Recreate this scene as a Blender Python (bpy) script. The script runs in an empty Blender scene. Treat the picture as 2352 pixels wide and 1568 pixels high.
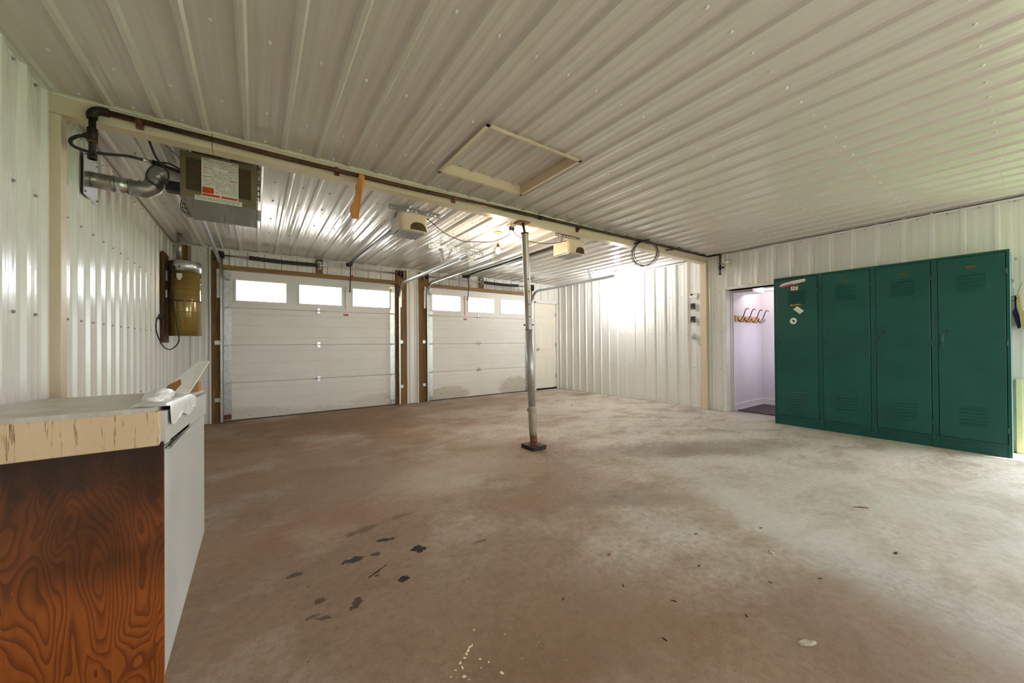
import bpy, bmesh, math, random
from mathutils import Vector, Matrix
random.seed(7)
PI = math.pi
# ------------------------------------------------------------------ dimensions (metres)
XL, XR, YB, YF, H = -0.995, 6.498, -2.3, 7.143, 2.678   # left wall, right wall, wall behind camera, garage door wall, ceiling
PITCH = .2286
sc = bpy.context.scene
COL = sc.collection
# ------------------------------------------------------------------ camera
cam_d = bpy.data.cameras.new('camera'); cam = bpy.data.objects.new('camera', cam_d); COL.objects.link(cam)
yaw, pit, rol = math.radians(35.0137), math.radians(.3103), math.radians(.4419)
Fv = Vector((math.sin(yaw)*math.cos(pit), math.cos(yaw)*math.cos(pit), math.sin(pit)))
R0 = Vector((math.cos(yaw), -math.sin(yaw), 0)); U0 = R0.cross(Fv)
Rv = R0*math.cos(rol) - U0*math.sin(rol); Uv = Rv.cross(Fv)
m = Matrix((Rv, Uv, -Fv)).transposed().to_4x4(); m.translation = (0, 0, 1.1732)
cam.matrix_world = m
cam_d.sensor_fit = 'HORIZONTAL'; cam_d.sensor_width = 36; cam_d.lens = 841.154/2352*36
cam_d.clip_start = .05; cam_d.clip_end = 200
sc.camera = cam
# ------------------------------------------------------------------ world, exposure
w = bpy.data.worlds.new('sky'); sc.world = w; w.use_nodes = True
bg = w.node_tree.nodes['Background']; bg.inputs[0].default_value = (.90, .945, 1, 1); bg.inputs[1].default_value = 7.0
sc.view_settings.view_transform = 'Standard'; sc.view_settings.look = 'None'
sc.view_settings.gamma = 1; sc.view_settings.use_curve_mapping = False
sc.view_settings.exposure = 1.15
sc.cycles.use_denoising = True
sc.cycles.max_bounces = 10; sc.cycles.diffuse_bounces = 6; sc.cycles.glossy_bounces = 4
sc.cycles.caustics_reflective = False; sc.cycles.caustics_refractive = False
sc.cycles.sample_clamp_indirect = 6
# ------------------------------------------------------------------ lights
def area(name, loc, aim, sx, sy, power, col=(1, 1, 1), portal=False):
    d = bpy.data.lights.new(name, 'AREA'); d.shape = 'RECTANGLE'; d.size = sx; d.size_y = sy
    d.energy = power; d.color = col
    if portal: d.cycles.is_portal = True
    o = bpy.data.objects.new(name, d); COL.objects.link(o); o.location = loc
    o.rotation_euler = Vector(aim).to_track_quat('-Z', 'Y').to_euler()
    return o
def point(name, loc, power, col, r=.03):
    d = bpy.data.lights.new(name, 'POINT'); d.energy = power; d.color = col; d.shadow_soft_size = r
    o = bpy.data.objects.new(name, d); COL.objects.link(o); o.location = loc
    return o
WIN = [(-.26, .44), (.60, 1.29), (1.45, 2.14), (2.97, 3.67), (3.83, 4.53), (4.69, 5.40)]
WZ0, WZ1 = 1.865, 2.215
OPY0, OPY1, OPZ = -1.75, -.12, 2.30          # open door in the right wall, just outside the frame
BWX0, BWX1, BWZ0, BWZ1 = 1.3, 3.5, .95, 1.85    # unseen window added behind the camera for general fill light
for a, b in WIN:
    area('daylight portal', ((a+b)/2, YF+.13, (WZ0+WZ1)/2), (0, -1, 0), b-a, WZ1-WZ0, 1, portal=True)
area('daylight portal', (XR+.2, (OPY0+OPY1)/2, OPZ/2), (-1, 0, 0), OPY1-OPY0, OPZ, 1, portal=True)
area('daylight portal', ((BWX0+BWX1)/2, YB-.15, (BWZ0+BWZ1)/2), (0, 1, 0), BWX1-BWX0, BWZ1-BWZ0, 1, portal=True)  # portal of the added fill window
sun_d = bpy.data.lights.new('sun', 'SUN'); sun_d.energy = 13; sun_d.angle = .02; sun_d.color = (1, .95, .85)
sun = bpy.data.objects.new('sun', sun_d); COL.objects.link(sun); sun.rotation_euler = Vector((-.25, .75, -.9)).to_track_quat('-Z', 'Y').to_euler()
point('bulb light warm', (2.68, 4.14, 2.40), 52, (1, .80, .55), .035)
point('bulb light white', (6.12, 4.95, 2.42), 125, (1, .98, .95), .04)
point('hall light', (7.3, 2.55, 2.1), 12, (1, .86, .80), .06)
point('hall light low', (7.25, 2.2, 1.2), 5, (.86, .84, 1), .2)

# ------------------------------------------------------------------ tags
def tag(o, label=None, cat=None, group=None, kind=None):
    if label: o['label'] = label
    if cat: o['category'] = cat
    if group: o['group'] = group
    if kind: o['kind'] = kind
    return o
def empty(name, loc=(0, 0, 0), rz=0, **k):
    o = bpy.data.objects.new(name, None); o.empty_display_size = .05
    COL.objects.link(o); o.location = loc; o.rotation_euler[2] = rz
    return tag(o, **k)
# ------------------------------------------------------------------ mesh helpers
class MB:
    def __init__(s): s.bm = bmesh.new()
    def box(s, x0, x1, y0, y1, z0, z1, bev=0):
        r = bmesh.ops.create_cube(s.bm, size=1)
        vs = r['verts']
        for v in vs:
            v.co = Vector(((x0+x1)/2+v.co.x*(x1-x0), (y0+y1)/2+v.co.y*(y1-y0), (z0+z1)/2+v.co.z*(z1-z0)))
        if bev:
            es = list({e for v in vs for e in v.link_edges})
            bmesh.ops.bevel(s.bm, geom=es, offset=bev, segments=2, affect='EDGES', profile=.5)
        return s
    def prism(s, poly, axis, a, b):
        """poly: 2D points in the two other axes (in xyz order), extruded a..b along axis"""
        def P(p, t):
            return {'x': (t, p[0], p[1]), 'y': (p[0], t, p[1]), 'z': (p[0], p[1], t)}[axis]
        v0 = [s.bm.verts.new(P(p, a)) for p in poly]; v1 = [s.bm.verts.new(P(p, b)) for p in poly]
        n = len(poly)
        s.bm.faces.new(v0); s.bm.faces.new(list(reversed(v1)))
        for i in range(n):
            s.bm.faces.new((v0[(i+1) % n], v0[i], v1[i], v1[(i+1) % n]))
        return s
    def tube(s, pts, r, seg=10, closed=False, cap=True):
        pts = [Vector(p) for p in pts]; n = len(pts)
        rs = r if isinstance(r, (list, tuple)) else [r]*n
        rings = []; up = None
        for i, p in enumerate(pts):
            if closed: t = pts[(i+1) % n]-pts[i-1]
            else: t = pts[min(i+1, n-1)]-pts[max(i-1, 0)]
            if t.length < 1e-9: t = Vector((0, 0, 1))
            t.normalize()
            if up is None:
                up = Vector((0, 0, 1)) if abs(t.z) < .9 else Vector((1, 0, 0))
            up = up-t*up.dot(t)
            if up.length < 1e-6: up = t.orthogonal()
            up.normalize(); sd = t.cross(up)
            rings.append([s.bm.verts.new(p+(up*math.cos(2*PI*k/seg)+sd*math.sin(2*PI*k/seg))*rs[i]) for k in range(seg)])
        m_ = n if closed else n-1
        for i in range(m_):
            a, b = rings[i], rings[(i+1) % n]
            for k in range(seg):
                f = s.bm.faces.new((a[k], a[(k+1) % seg], b[(k+1) % seg], b[k])); f.smooth = True
        if cap and not closed:
            s.bm.faces.new(list(reversed(rings[0]))); s.bm.faces.new(rings[-1])
        return s
    def cyl(s, p0, p1, r, seg=16, r1=None):
        return s.tube([p0, p1], [r, r if r1 is None else r1], seg)
    def lathe(s, prof, c, seg=24, axis='z'):
        rings = []
        for rr, h in prof:
            ring = []
            for k in range(seg):
                a = 2*PI*k/seg; u, v = rr*math.cos(a), rr*math.sin(a)
                q = {'z': (u, v, h), 'x': (h, u, v), 'y': (u, h, v)}[axis]
                ring.append(s.bm.verts.new(Vector(c)+Vector(q)))
            rings.append(ring)
        for a, b in zip(rings[:-1], rings[1:]):
            for k in range(seg):
                f = s.bm.faces.new((a[k], a[(k+1) % seg], b[(k+1) % seg], b[k])); f.smooth = True
        s.bm.faces.new(list(reversed(rings[0]))); s.bm.faces.new(rings[-1])
        return s
    def sphere(s, c, r, seg=10, sz=1):
        rr = bmesh.ops.create_uvsphere(s.bm, u_segments=seg, v_segments=max(5, seg//2+1), radius=r)
        for v in rr['verts']: v.co = Vector((v.co.x, v.co.y, v.co.z*sz))+Vector(c)
        for f in {f for v in rr['verts'] for f in v.link_faces}: f.smooth = True
        return s
    def quad(s, *ps):
        s.bm.faces.new([s.bm.verts.new(p) for p in ps]); return s
    def build(s, name, mat, parent=None, loc=None, **k):
        bmesh.ops.recalc_face_normals(s.bm, faces=s.bm.faces[:])
        me = bpy.data.meshes.new(name); s.bm.to_mesh(me); s.bm.free()
        me.materials.append(mat)
        o = bpy.data.objects.new(name, me); COL.objects.link(o)
        if parent: o.parent = parent
        if loc: o.location = loc
        return tag(o, **k)
def obj_from(me, name, parent=None, loc=(0, 0, 0), **k):
    o = bpy.data.objects.new(name, me); COL.objects.link(o); o.location = loc
    if parent: o.parent = parent
    return tag(o, **k)
def smooth_path(P, n=8):
    P = [Vector(p) for p in P]; out = []
    for i in range(len(P)-1):
        p0, p1, p2, p3 = P[max(i-1, 0)], P[i], P[i+1], P[min(i+2, len(P)-1)]
        for k in range(n):
            t = k/n
            out.append(.5*((2*p1)+(-p0+p2)*t+(2*p0-5*p1+4*p2-p3)*t*t+(-p0+3*p1-3*p2+p3)*t**3))
    out.append(P[-1]); return out
def text_mesh(body, size, mat, parent, M, name='lettering', bold=.0, sx=1):
    cu = bpy.data.curves.new('t', 'FONT'); cu.body = body; cu.size = size; cu.align_x = 'CENTER'; cu.align_y = 'CENTER'
    cu.offset = bold; cu.extrude = .0004
    to = bpy.data.objects.new('t', cu); COL.objects.link(to)
    dg = bpy.context.evaluated_depsgraph_get(); me = bpy.data.meshes.new_from_object(to.evaluated_get(dg))
    bpy.data.objects.remove(to); me.materials.clear(); me.materials.append(mat)
    me.transform(Matrix.Diagonal((sx, 1, 1, 1))); me.transform(M)
    return obj_from(me, name, parent)
# ------------------------------------------------------------------ materials
class NT:
    def __init__(s, name):
        s.m = bpy.data.materials.new(name); s.m.use_nodes = True; s.t = s.m.node_tree
        s.b = s.t.nodes['Principled BSDF']; s.pos = None
    def n(s, typ, **kw):
        x = s.t.nodes.new(typ)
        for k, v in kw.items(): setattr(x, k, v)
        return x
    def l(s, a, b): s.t.links.new(a, b)
    def P(s, scale=(1, 1, 1), obj=False):
        if obj: src = s.n('ShaderNodeTexCoord').outputs['Object']
        else:
            if s.pos is None: s.pos = s.n('ShaderNodeNewGeometry').outputs['Position']
            src = s.pos
        mp = s.n('ShaderNodeVectorMath', operation='MULTIPLY'); s.l(src, mp.inputs[0]); mp.inputs[1].default_value = scale
        return mp.outputs[0]
    def noise(s, vec, scale=5, detail=3, rough=.5, dist=0):
        x = s.n('ShaderNodeTexNoise'); s.l(vec, x.inputs['Vector'])
        x.inputs['Scale'].default_value = scale; x.inputs['Detail'].default_value = detail
        x.inputs['Roughness'].default_value = rough; x.inputs['Distortion'].default_value = dist
        return x.outputs['Fac']
    def math(s, op, a, b=None, c=None):
        x = s.n('ShaderNodeMath', operation=op)
        for i, v in enumerate((a, b, c)):
            if v is None: continue
            if isinstance(v, (int, float)): x.inputs[i].default_value = v
            else: s.l(v, x.inputs[i])
        return x.outputs[0]
    def rng(s, v, a, b, c=0, d=1, smooth=False):
        x = s.n('ShaderNodeMapRange'); x.clamp = True
        if smooth: x.interpolation_type = 'SMOOTHSTEP'
        s.l(v, x.inputs[0])
        for i, q in enumerate((a, b, c, d)): x.inputs[1+i].default_value = q
        return x.outputs[0]
    def mix(s, f, a, b):
        x = s.n('ShaderNodeMix', data_type='RGBA')
        for i, v in ((0, f), (6, a), (7, b)):
            if isinstance(v, (int, float)): x.inputs[i].default_value = v
            elif isinstance(v, tuple): x.inputs[i].default_value = (*v, 1) if len(v) == 3 else v
            else: s.l(v, x.inputs[i])
        return x.outputs[2]
    def sep(s):
        x = s.n('ShaderNodeSeparateXYZ')
        if s.pos is None: s.pos = s.n('ShaderNodeNewGeometry').outputs['Position']
        s.l(s.pos, x.inputs[0]); return x.outputs
    def bump(s, h, strength=.3, dist=.01):
        x = s.n('ShaderNodeBump'); x.inputs['Strength'].default_value = strength; x.inputs['Distance'].default_value = dist
        s.l(h, x.inputs['Height']); s.l(x.outputs[0], s.b.inputs['Normal'])
    def done(s, col=None, rough=.5, metal=0, spec=.5, coat=0):
        if col is not None:
            if isinstance(col, tuple): s.b.inputs['Base Color'].default_value = (*col, 1)
            else: s.l(col, s.b.inputs['Base Color'])
        if isinstance(rough, (int, float)): s.b.inputs['Roughness'].default_value = rough
        else: s.l(rough, s.b.inputs['Roughness'])
        s.b.inputs['Metallic'].default_value = metal; s.b.inputs['Specular IOR Level'].default_value = spec
        s.b.inputs['Coat Weight'].default_value = coat
        return s.m
def srgb(r, g, b):
    f = lambda c: (c/255/12.92) if c/255 <= .04045 else ((c/255+.055)/1.055)**2.4
    return (f(r), f(g), f(b))
def simple(name, col, rough=.5, metal=0, var=.12, scale=12, spec=.5, coat=0, stretch=(1, 1, 1), bump=0):
    t = NT(name); v = t.noise(t.P(stretch), scale, 4, .6)
    c = t.mix(t.rng(v, .3, .7), tuple(x*(1-var) for x in col), tuple(min(1, x*(1+var)) for x in col))
    if bump: t.bump(v, bump, .005)
    return t.done(c, t.rng(v, .3, .7, max(.02, rough-.05), rough+.05), metal, spec, coat)
M = {}
def white_metal(name, base, rough, stretch):
    t = NT(name)
    a = t.noise(t.P(stretch), 3, 3, .6); d = t.noise(t.P(), .7, 3, .5)
    c = t.mix(t.rng(a, .35, .7), tuple(x*.98 for x in base), base)
    c = t.mix(t.rng(d, .45, .75, 0, .35), c, tuple(x*k for x, k in zip(base, (.93, .9, .84))))
    h = t.noise(t.P(tuple(q*.5 for q in stretch)), 5, 2, .4)
    t.bump(h, .05, .002)
    return t.done(c, t.rng(a, .3, .7, rough-.02, rough+.03), 0, .7, .15)
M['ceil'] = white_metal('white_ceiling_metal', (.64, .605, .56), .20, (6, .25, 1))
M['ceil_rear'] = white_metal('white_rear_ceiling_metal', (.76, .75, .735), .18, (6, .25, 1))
M['wallY'] = white_metal('white_wall_metal', (.77, .765, .735), .24, (6, 6, .25))
def wood(name, a, b, ax='z', rough=.6, sc_=1.0):
    t = NT(name); st = {'x': (.6, 9, 9), 'y': (9, .6, 9), 'z': (9, 9, .6)}[ax]
    v = t.noise(t.P(st), 3*sc_, 5, .65, .6); u = t.noise(t.P(), 2.3, 3, .6)
    c = t.mix(t.rng(v, .3, .7), a, b); c = t.mix(t.rng(u, .5, .8, 0, .5), c, tuple(x*.5 for x in a))
    t.bump(v, .25, .004); return t.done(c, rough, 0, .3)
M['lumberz'] = wood('brown_treated_lumber', srgb(92, 66, 30), srgb(142, 108, 62), 'z')
M['lumberx'] = wood('brown_treated_lumber_header', srgb(120, 92, 52), srgb(160, 126, 82), 'x')
M['stick'] = wood('orange_raw_wood', srgb(186, 116, 52), srgb(214, 150, 84), 'z', .55)
M['pine'] = wood('pale_pine_board', srgb(214, 168, 116), srgb(232, 194, 144), 'x', .5)
M['board_dark'] = wood('dark_brown_board', srgb(70, 42, 20), srgb(105, 68, 34), 'z')
def painted(name, col, ax='x', crack=.4):
    t = NT(name); st = {'x': (.8, 10, 14), 'y': (10, .8, 14), 'z': (12, 12, .8)}[ax]
    v = t.noise(t.P(st), 3, 4, .6); k = t.noise(t.P(), 30, 3, .7); u = t.noise(t.P(), 1.7, 3, .5)
    c = t.mix(t.rng(v, .3, .7), tuple(x*.93 for x in col), col)
    c = t.mix(t.rng(u, .45, .75, 0, .4), c, tuple(x*q for x, q in zip(col, (.98, .88, .74))))
    c = t.mix(t.rng(k, .72, .76, 0, crack), c, (.12, .07, .03))
    t.bump(v, .15, .003); return t.done(c, .45, 0, .5)
M['beam'] = painted('cream_painted_beam', srgb(216, 202, 175), 'x')
M['post'] = painted('cream_painted_post', srgb(220, 204, 180), 'z')
M['white'] = simple('white_paint', (.80, .79, .76), .42, var=.03, scale=4)
M['trim'] = simple('white_trim', (.74, .73, .69), .4, var=.05, scale=6)
M['hall'] = simple('lilac_lit_white_paint', (.80, .77, .80), .6, var=.02, scale=3)  # white walls, purplish hall light mixed into their colour
M['hallbase'] = simple('hall_white_trim', (.86, .83, .80), .45, var=.02)
M['galv'] = simple('galvanised_steel', (.62, .64, .66), .33, 1, .18, 30)
M['galv_dull'] = simple('dull_galvanised_steel', (.42, .43, .42), .42, 1, .25, 25)
M['steel_dark'] = simple('dark_steel', (.045, .042, .04), .4, .6, .3, 20)
M['black'] = simple('black_plastic', (.012, .012, .013), .4, 0, .3, 20)
M['rubber'] = simple('black_rubber', (.02, .02, .022), .6, 0, .3, 30)
M['foam'] = simple('black_foam_sleeve', (.035, .032, .036), .85, 0, .4, 60, bump=.5)
def rusty(name, a, b, rough=.55, metal=.3, sc_=25, lo=.4, hi=.6):
    t = NT(name); v = t.noise(t.P(), sc_, 5, .7); u = t.noise(t.P(), 3, 3, .5)
    c = t.mix(t.rng(t.math('ADD', t.math('MULTIPLY', v, .5), t.math('MULTIPLY', u, .5)), lo, hi), a, b)
    t.bump(v, .3, .002); return t.done(c, rough, metal)
M['iron'] = rusty('rusty_black_iron_pipe', srgb(46, 37, 29), srgb(94, 62, 44))
M['iron_dark'] = rusty('dark_iron_fitting', srgb(20, 16, 12), srgb(44, 34, 26))
M['rust'] = rusty('rusted_steel', srgb(84, 46, 30), srgb(140, 84, 58), .8, .1)
M['label_w'] = simple('white_paper_label', (.78, .76, .70), .5, var=.05, scale=60)
M['label_r'] = simple('red_label_ink', srgb(198, 60, 34), .5, var=.05)
M['ink'] = simple('grey_ink', (.2, .19, .17), .6, var=.2)
M['heater'] = simple('taupe_heater_enamel', srgb(126, 114, 88), .38, .2, .08, 5)
M['heater_hood'] = simple('brushed_steel_hood', (.22, .21, .19), .25, .9, .08, 4, stretch=(6, 1, .6))
M['louvre'] = simple('dark_brown_louvre', srgb(60, 44, 28), .45, .3)
M['opener'] = simple('cream_opener_plastic', srgb(222, 206, 182), .35, 0, .04, 5)
M['lens'] = simple('smoky_brown_lens', srgb(74, 60, 34), .15, 0, .2, 20)
M['concrete_col'] = None
M['olive'] = None
def glassy():
    t = NT('window_glass'); g = t.n('ShaderNodeBsdfTransparent'); g.inputs[0].default_value = (.95, .97, .96, 1)
    gl = t.n('ShaderNodeBsdfGlossy'); gl.inputs['Roughness'].default_value = .05
    fr = t.n('ShaderNodeFresnel'); fr.inputs[0].default_value = 1.45; mx = t.n('ShaderNodeMixShader')
    v = t.noise(t.P(), 8, 2); t.l(t.rng(v, .3, .7, .02, .08), gl.inputs['Roughness'])
    t.l(fr.outputs[0], mx.inputs[0]); t.l(g.outputs[0], mx.inputs[1]); t.l(gl.outputs[0], mx.inputs[2])
    t.l(mx.outputs[0], t.n('ShaderNodeOutputMaterial').inputs[0]) if False else t.l(mx.outputs[0], t.t.nodes['Material Output'].inputs[0])
    return t.m
M['glass'] = glassy()
def emis(name, col, s_):
    t = NT(name); v = t.noise(t.P(), 10, 1)
    t.b.inputs['Emission Color'].default_value = (*col, 1); t.l(t.rng(v, 0, 1, s_*.95, s_*1.05), t.b.inputs['Emission Strength'])
    return t.done((.9, .9, .9), .3)
M['bulb_warm'] = emis('glowing_warm_bulb', (1, .85, .6), 30)
M['bulb_white'] = emis('glowing_white_bulb', (1, .98, .95), 40)
M['hall_glow'] = emis('lit_hall_lamp', (1, .8, .6), 2.5)
# garage door skin: white, dirt splashed up from the floor
def door_skin():
    t = NT('white_garage_door_skin'); X, Y, Z = t.sep()
    n1 = t.noise(t.P(), 2.2, 4, .6); n2 = t.noise(t.P(), 45, 4, .8); n3 = t.noise(t.P((1, 1, 4)), 7, 3, .6)
    c = t.mix(t.rng(n1, .35, .7), (.76, .735, .70), (.80, .79, .77))
    def lobe(cx, cz, sx, sz):
        a = t.math('DIVIDE', t.math('SUBTRACT', X, cx), sx); b = t.math('DIVIDE', t.math('SUBTRACT', Z, cz), sz)
        d = t.math('SQRT', t.math('ADD', t.math('MULTIPLY', a, a), t.math('MULTIPLY', b, b)))
        d = t.math('ADD', d, t.math('MULTIPLY', t.math('SUBTRACT', n3, .5), 1.1))
        return t.rng(d, .75, 1.1, 1, 0, True)
    dirt = None
    for q in ((3.35, .10, .52, .20), (5.15, .12, .55, .27), (1.9, .05, .5, .22), (-.1, .02, .7, .20), (.8, .0, .9, .12)):
        e = lobe(*q); dirt = e if dirt is None else t.math('MAXIMUM', dirt, e)
    spk = t.rng(n2, .40, .62)
    strong = t.rng(X, 2.6, 2.8, .45, .85)
    c = t.mix(t.math('MULTIPLY', t.math('MULTIPLY', dirt, spk), strong), c, srgb(128, 108, 70))
    low = t.rng(Z, 0, .55, .30, 0)
    c = t.mix(t.math('MULTIPLY', low, t.rng(n1, .3, .7)), c, srgb(150, 135, 100))
    h = t.noise(t.P((1, 1, 1)), 160, 2, .5); t.bump(h, .12, .001)
    return t.done(c, .42, 0, .45)
M['door'] = door_skin()
M['mandoor'] = simple('pale_cream_door_paint', (.80, .76, .66), .4, var=.03, scale=3)
# locker paint
def locker_mat():
    t = NT('glossy_green_locker_paint'); v = t.noise(t.P(), 2.2, 4, .6); k = t.noise(t.P(), 55, 3, .7); s_ = t.noise(t.P((1, 1, .3)), 9, 3)
    c = t.mix(t.rng(v, .3, .7), srgb(11, 69, 64), srgb(16, 82, 75))
    c = t.mix(t.rng(k, .71, .75, 0, .5), c, srgb(90, 150, 130))
    t.bump(s_, .12, .006)
    return t.done(c, t.rng(v, .3, .7, .32, .42), 0, .42)
M['locker'] = locker_mat()
M['gold'] = simple('tarnished_brass_plate', srgb(120, 74, 26), .5, .4)
# floor
def floor_mat():
    t = NT('stained_concrete_floor'); X, Y, Z = t.sep()
    big = t.noise(t.P(), .55, 4, .6, .4); mid = t.noise(t.P((1, 1.6, 1)), 1.9, 6, .65, .5); fine = t.noise(t.P(), 22, 5, .75)
    grit = t.noise(t.P(), 150, 3, .7); pat = t.noise(t.P((1, 1, 1)), 1.1, 5, .6)
    grad = t.math('ADD', t.math('MULTIPLY', X, .34), t.math('MULTIPLY', Y, -.06))       # browner on the left, greyer on the right with blue daylight painted in
    grad = t.math('ADD', grad, t.math('MULTIPLY', t.math('SUBTRACT', big, .5), 2.2))
    c = t.mix(t.rng(grad, .05, 1.35, 0, 1, True), srgb(151, 127, 106), srgb(190, 184, 175))
    c = t.mix(t.rng(mid, .45, .64, 0, .6), c, srgb(136, 112, 92))
    c = t.mix(t.rng(pat, .50, .66, 0, .6), c, srgb(198, 189, 178))
    c = t.mix(t.rng(fine, .42, .72, 0, .5), c, srgb(112, 88, 68))
    c = t.mix(t.rng(grit, .56, .68, 0, .5), c, srgb(88, 68, 50))
    c = t.mix(t.rng(t.noise(t.P(), 42, 3, .6), .66, .72, 0, .6), c, srgb(78, 56, 38))
    wob = t.noise(t.P(), 15, 5, .75)
    wob2 = t.noise(t.P(), 28, 4, .8)
    def blob(cx, cy, rx, ry, ang=0, soft=.35, w=.9):
        ca, sa = math.cos(ang), math.sin(ang)
        dx = t.math('SUBTRACT', X, cx); dy = t.math('SUBTRACT', Y, cy)
        u = t.math('ADD', t.math('MULTIPLY', dx, ca/rx), t.math('MULTIPLY', dy, sa/rx))
        v = t.math('ADD', t.math('MULTIPLY', dx, -sa/ry), t.math('MULTIPLY', dy, ca/ry))
        d = t.math('SQRT', t.math('ADD', t.math('MULTIPLY', u, u), t.math('MULTIPLY', v, v)))
        d = t.math('ADD', d, t.math('MULTIPLY', t.math('SUBTRACT', wob, .5), w))
        d = t.math('ADD', d, t.math('MULTIPLY', t.math('SUBTRACT', wob2, .5), w))
        return t.rng(d, 1-soft, 1+soft, 1, 0, True)
    # broad tints
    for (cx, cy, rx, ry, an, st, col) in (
            (2.62, .65, .20, 1.3, -.42, .42, srgb(196, 194, 196)),      # pale streak of daylight painted into the floor colour
            (3.6, .6, 1.1, 1.2, 0, .40, srgb(176, 174, 162)),
            (4.2, 2.05, .9, .28, -.5, .60, srgb(112, 98, 84)),           # dark drag mark before the lockers
            (3.3, 2.5, .8, .25, -.5, .45, srgb(118, 102, 88)),
            (2.3, 1.75, .5, .12, -.6, .50, srgb(126, 108, 92)),
            (6.1, 5.94, .33, .16, 0, .75, srgb(100, 84, 54)),
            (.5, 2.75, .7, .3, .1, .45, srgb(146, 108, 80)),
            (1.55, 2.17, .3, .14, 0, .5, srgb(134, 96, 70)),
            (1.2, 3.3, .7, .4, 0, .35, srgb(164, 150, 134)),
            (.4, 6.1, 1.5, .6, 0, .45, srgb(118, 92, 66)),
            (2.55, 3.2, .35, .3, 0, .45, srgb(120, 86, 62)),
            (1.15, 1.0, .5, .35, 0, .5, srgb(124, 96, 72)), (2.0, .3, .55, .5, .3, .5, srgb(112, 88, 68)), (3.6, 6.3, 2.2, .6, 0, .35, srgb(140, 116, 92)), (.35, 3.9, 1.0, .8, 0, .35, srgb(120, 94, 72)), (1.5, 3.0, .7, .35, .3, .45, srgb(182, 170, 156))):
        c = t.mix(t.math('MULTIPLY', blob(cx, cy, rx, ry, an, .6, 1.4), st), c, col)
    for (cx, cy, rx, ry, an, st) in (
            (.76, 2.04, .042, .036, 0, .98), (.64, 2.25, .06, .018, -.3, .85), (.44, 2.14, .055, .026, 0, .85), (.55, 2.13, .024, .02, 0, .7),
            (.51, 1.96, .07, .006, .5, .95), (.605, 1.82, .024, .022, 0, .95), (.165, 2.18, .034, .02, 0, .6), (.37, 1.78, .022, .034, -.6, .7),
            (.24, 1.89, .022, .018, 0, .6), (.5, 1.93, .012, .01, 0, .7), (.24, 1.76, .03, .012, -.4, .6), (1.1, 1.9, .05, .016, 0, .5), (.2, 1.8, .03, .01, 0, .5),
            (.8, 2.5, .08, .03, 0, .35), (.55, 2.45, .12, .03, .2, .4)):
        c = t.mix(t.math('MULTIPLY', blob(cx, cy, rx, ry, an, .12, 2.6), st), c, srgb(30, 18, 12))
    # white paint flecks
    sp = t.noise(t.P(), 60, 3, .6)
    for (cx, cy, rx, ry) in ((3.8, 1.5, .25, .25), (-.22, 3.03, .1, .04), (-.29, 3.9, .12, .05), (.65, 1.1, .3, .3)):
        c = t.mix(t.math('MULTIPLY', blob(cx, cy, rx, ry, 0, .6), t.rng(sp, .67, .70, 0, .75)), c, srgb(214, 206, 190))
    hh = t.math('ADD', t.math('MULTIPLY', fine, .5), t.math('MULTIPLY', grit, .5)); t.bump(hh, .35, .004)
    return t.done(c, t.rng(mid, .3, .7, .58, .74), 0, .2)
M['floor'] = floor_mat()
def ply():
    t = NT('rotary_cut_plywood'); X, Y, Z = t.sep()
    v = t.noise(t.P((2.6, 1, .95)), 2.6, 2.2, .42, .35)
    f = t.math('FRACT', t.math('MULTIPLY', v, 26.0)); n = t.noise(t.P((24, 20, 1.6)), 5, 4, .7)
    line = t.rng(f, .30, 1.0, 0, 1, True)
    c = t.mix(t.math('MULTIPLY', line, .75), srgb(158, 86, 34), srgb(96, 42, 18))
    c = t.mix(t.rng(n, .4, .7, 0, .4), c, srgb(112, 54, 24))
    sm = t.noise(t.P((7, 1, 1.1)), 3, 4, .7)
    edge = t.math('ADD', Z, t.math('MULTIPLY', t.math('SUBTRACT', sm, .5), .34))
    c = t.mix(t.rng(edge, .66, .82, 0, .95), c, srgb(26, 16, 9))
    d2 = t.noise(t.P(), 2.1, 3, .5)
    c = t.mix(t.math('MULTIPLY', t.rng(d2, .42, .62, 0, .8), t.rng(Z, .30, .48)), c, srgb(48, 28, 14))
    chip = t.noise(t.P((1, 1, .6)), 24, 2, .5); zone = t.rng(X, -.60, -.52, 1, 0)
    zz_ = t.math('MULTIPLY', t.rng(Z, .36, .38), t.rng(Z, .46, .44))
    c = t.mix(t.math('MULTIPLY', t.math('MULTIPLY', zone, zz_), t.rng(chip, .60, .62, 0, .9)), c, srgb(214, 180, 130))
    t.bump(line, .08, .0015); return t.done(c, .36, 0, .5)
M['ply'] = ply()
def fascia():
    t = NT('cracked_cream_fascia'); v = t.noise(t.P((26, 26, 1.6)), 3, 4, .75); u = t.noise(t.P(), 3, 3)
    c = t.mix(t.rng(u, .3, .7), srgb(204, 176, 140), srgb(218, 192, 156))
    c = t.mix(t.rng(v, .57, .64, 0, .8), c, srgb(112, 74, 40))
    t.bump(v, .3, .003); return t.done(c, .6, 0, .3)
M['fascia'] = fascia()
def topmat():
    t = NT('worn_grey_white_worktop'); v = t.noise(t.P((4, 1, 1)), 5, 4, .6)
    c = t.mix(t.rng(v, .35, .65), srgb(180, 172, 158), srgb(206, 200, 188)); return t.done(c, .4)
M['top'] = topmat()
M['freezer'] = simple('off_white_enamel', (.56, .56, .54), .4, 0, .05, 3)
M['cardboard'] = simple('torn_brown_cardboard', srgb(176, 124, 74), .8, 0, .15, 25)
M['bag'] = simple('white_plastic_film', (.80, .80, .80), .3, 0, .05, 9)
M['paper'] = simple('white_scrap_paper', (.78, .77, .75), .6, 0, .05, 9)
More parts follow.
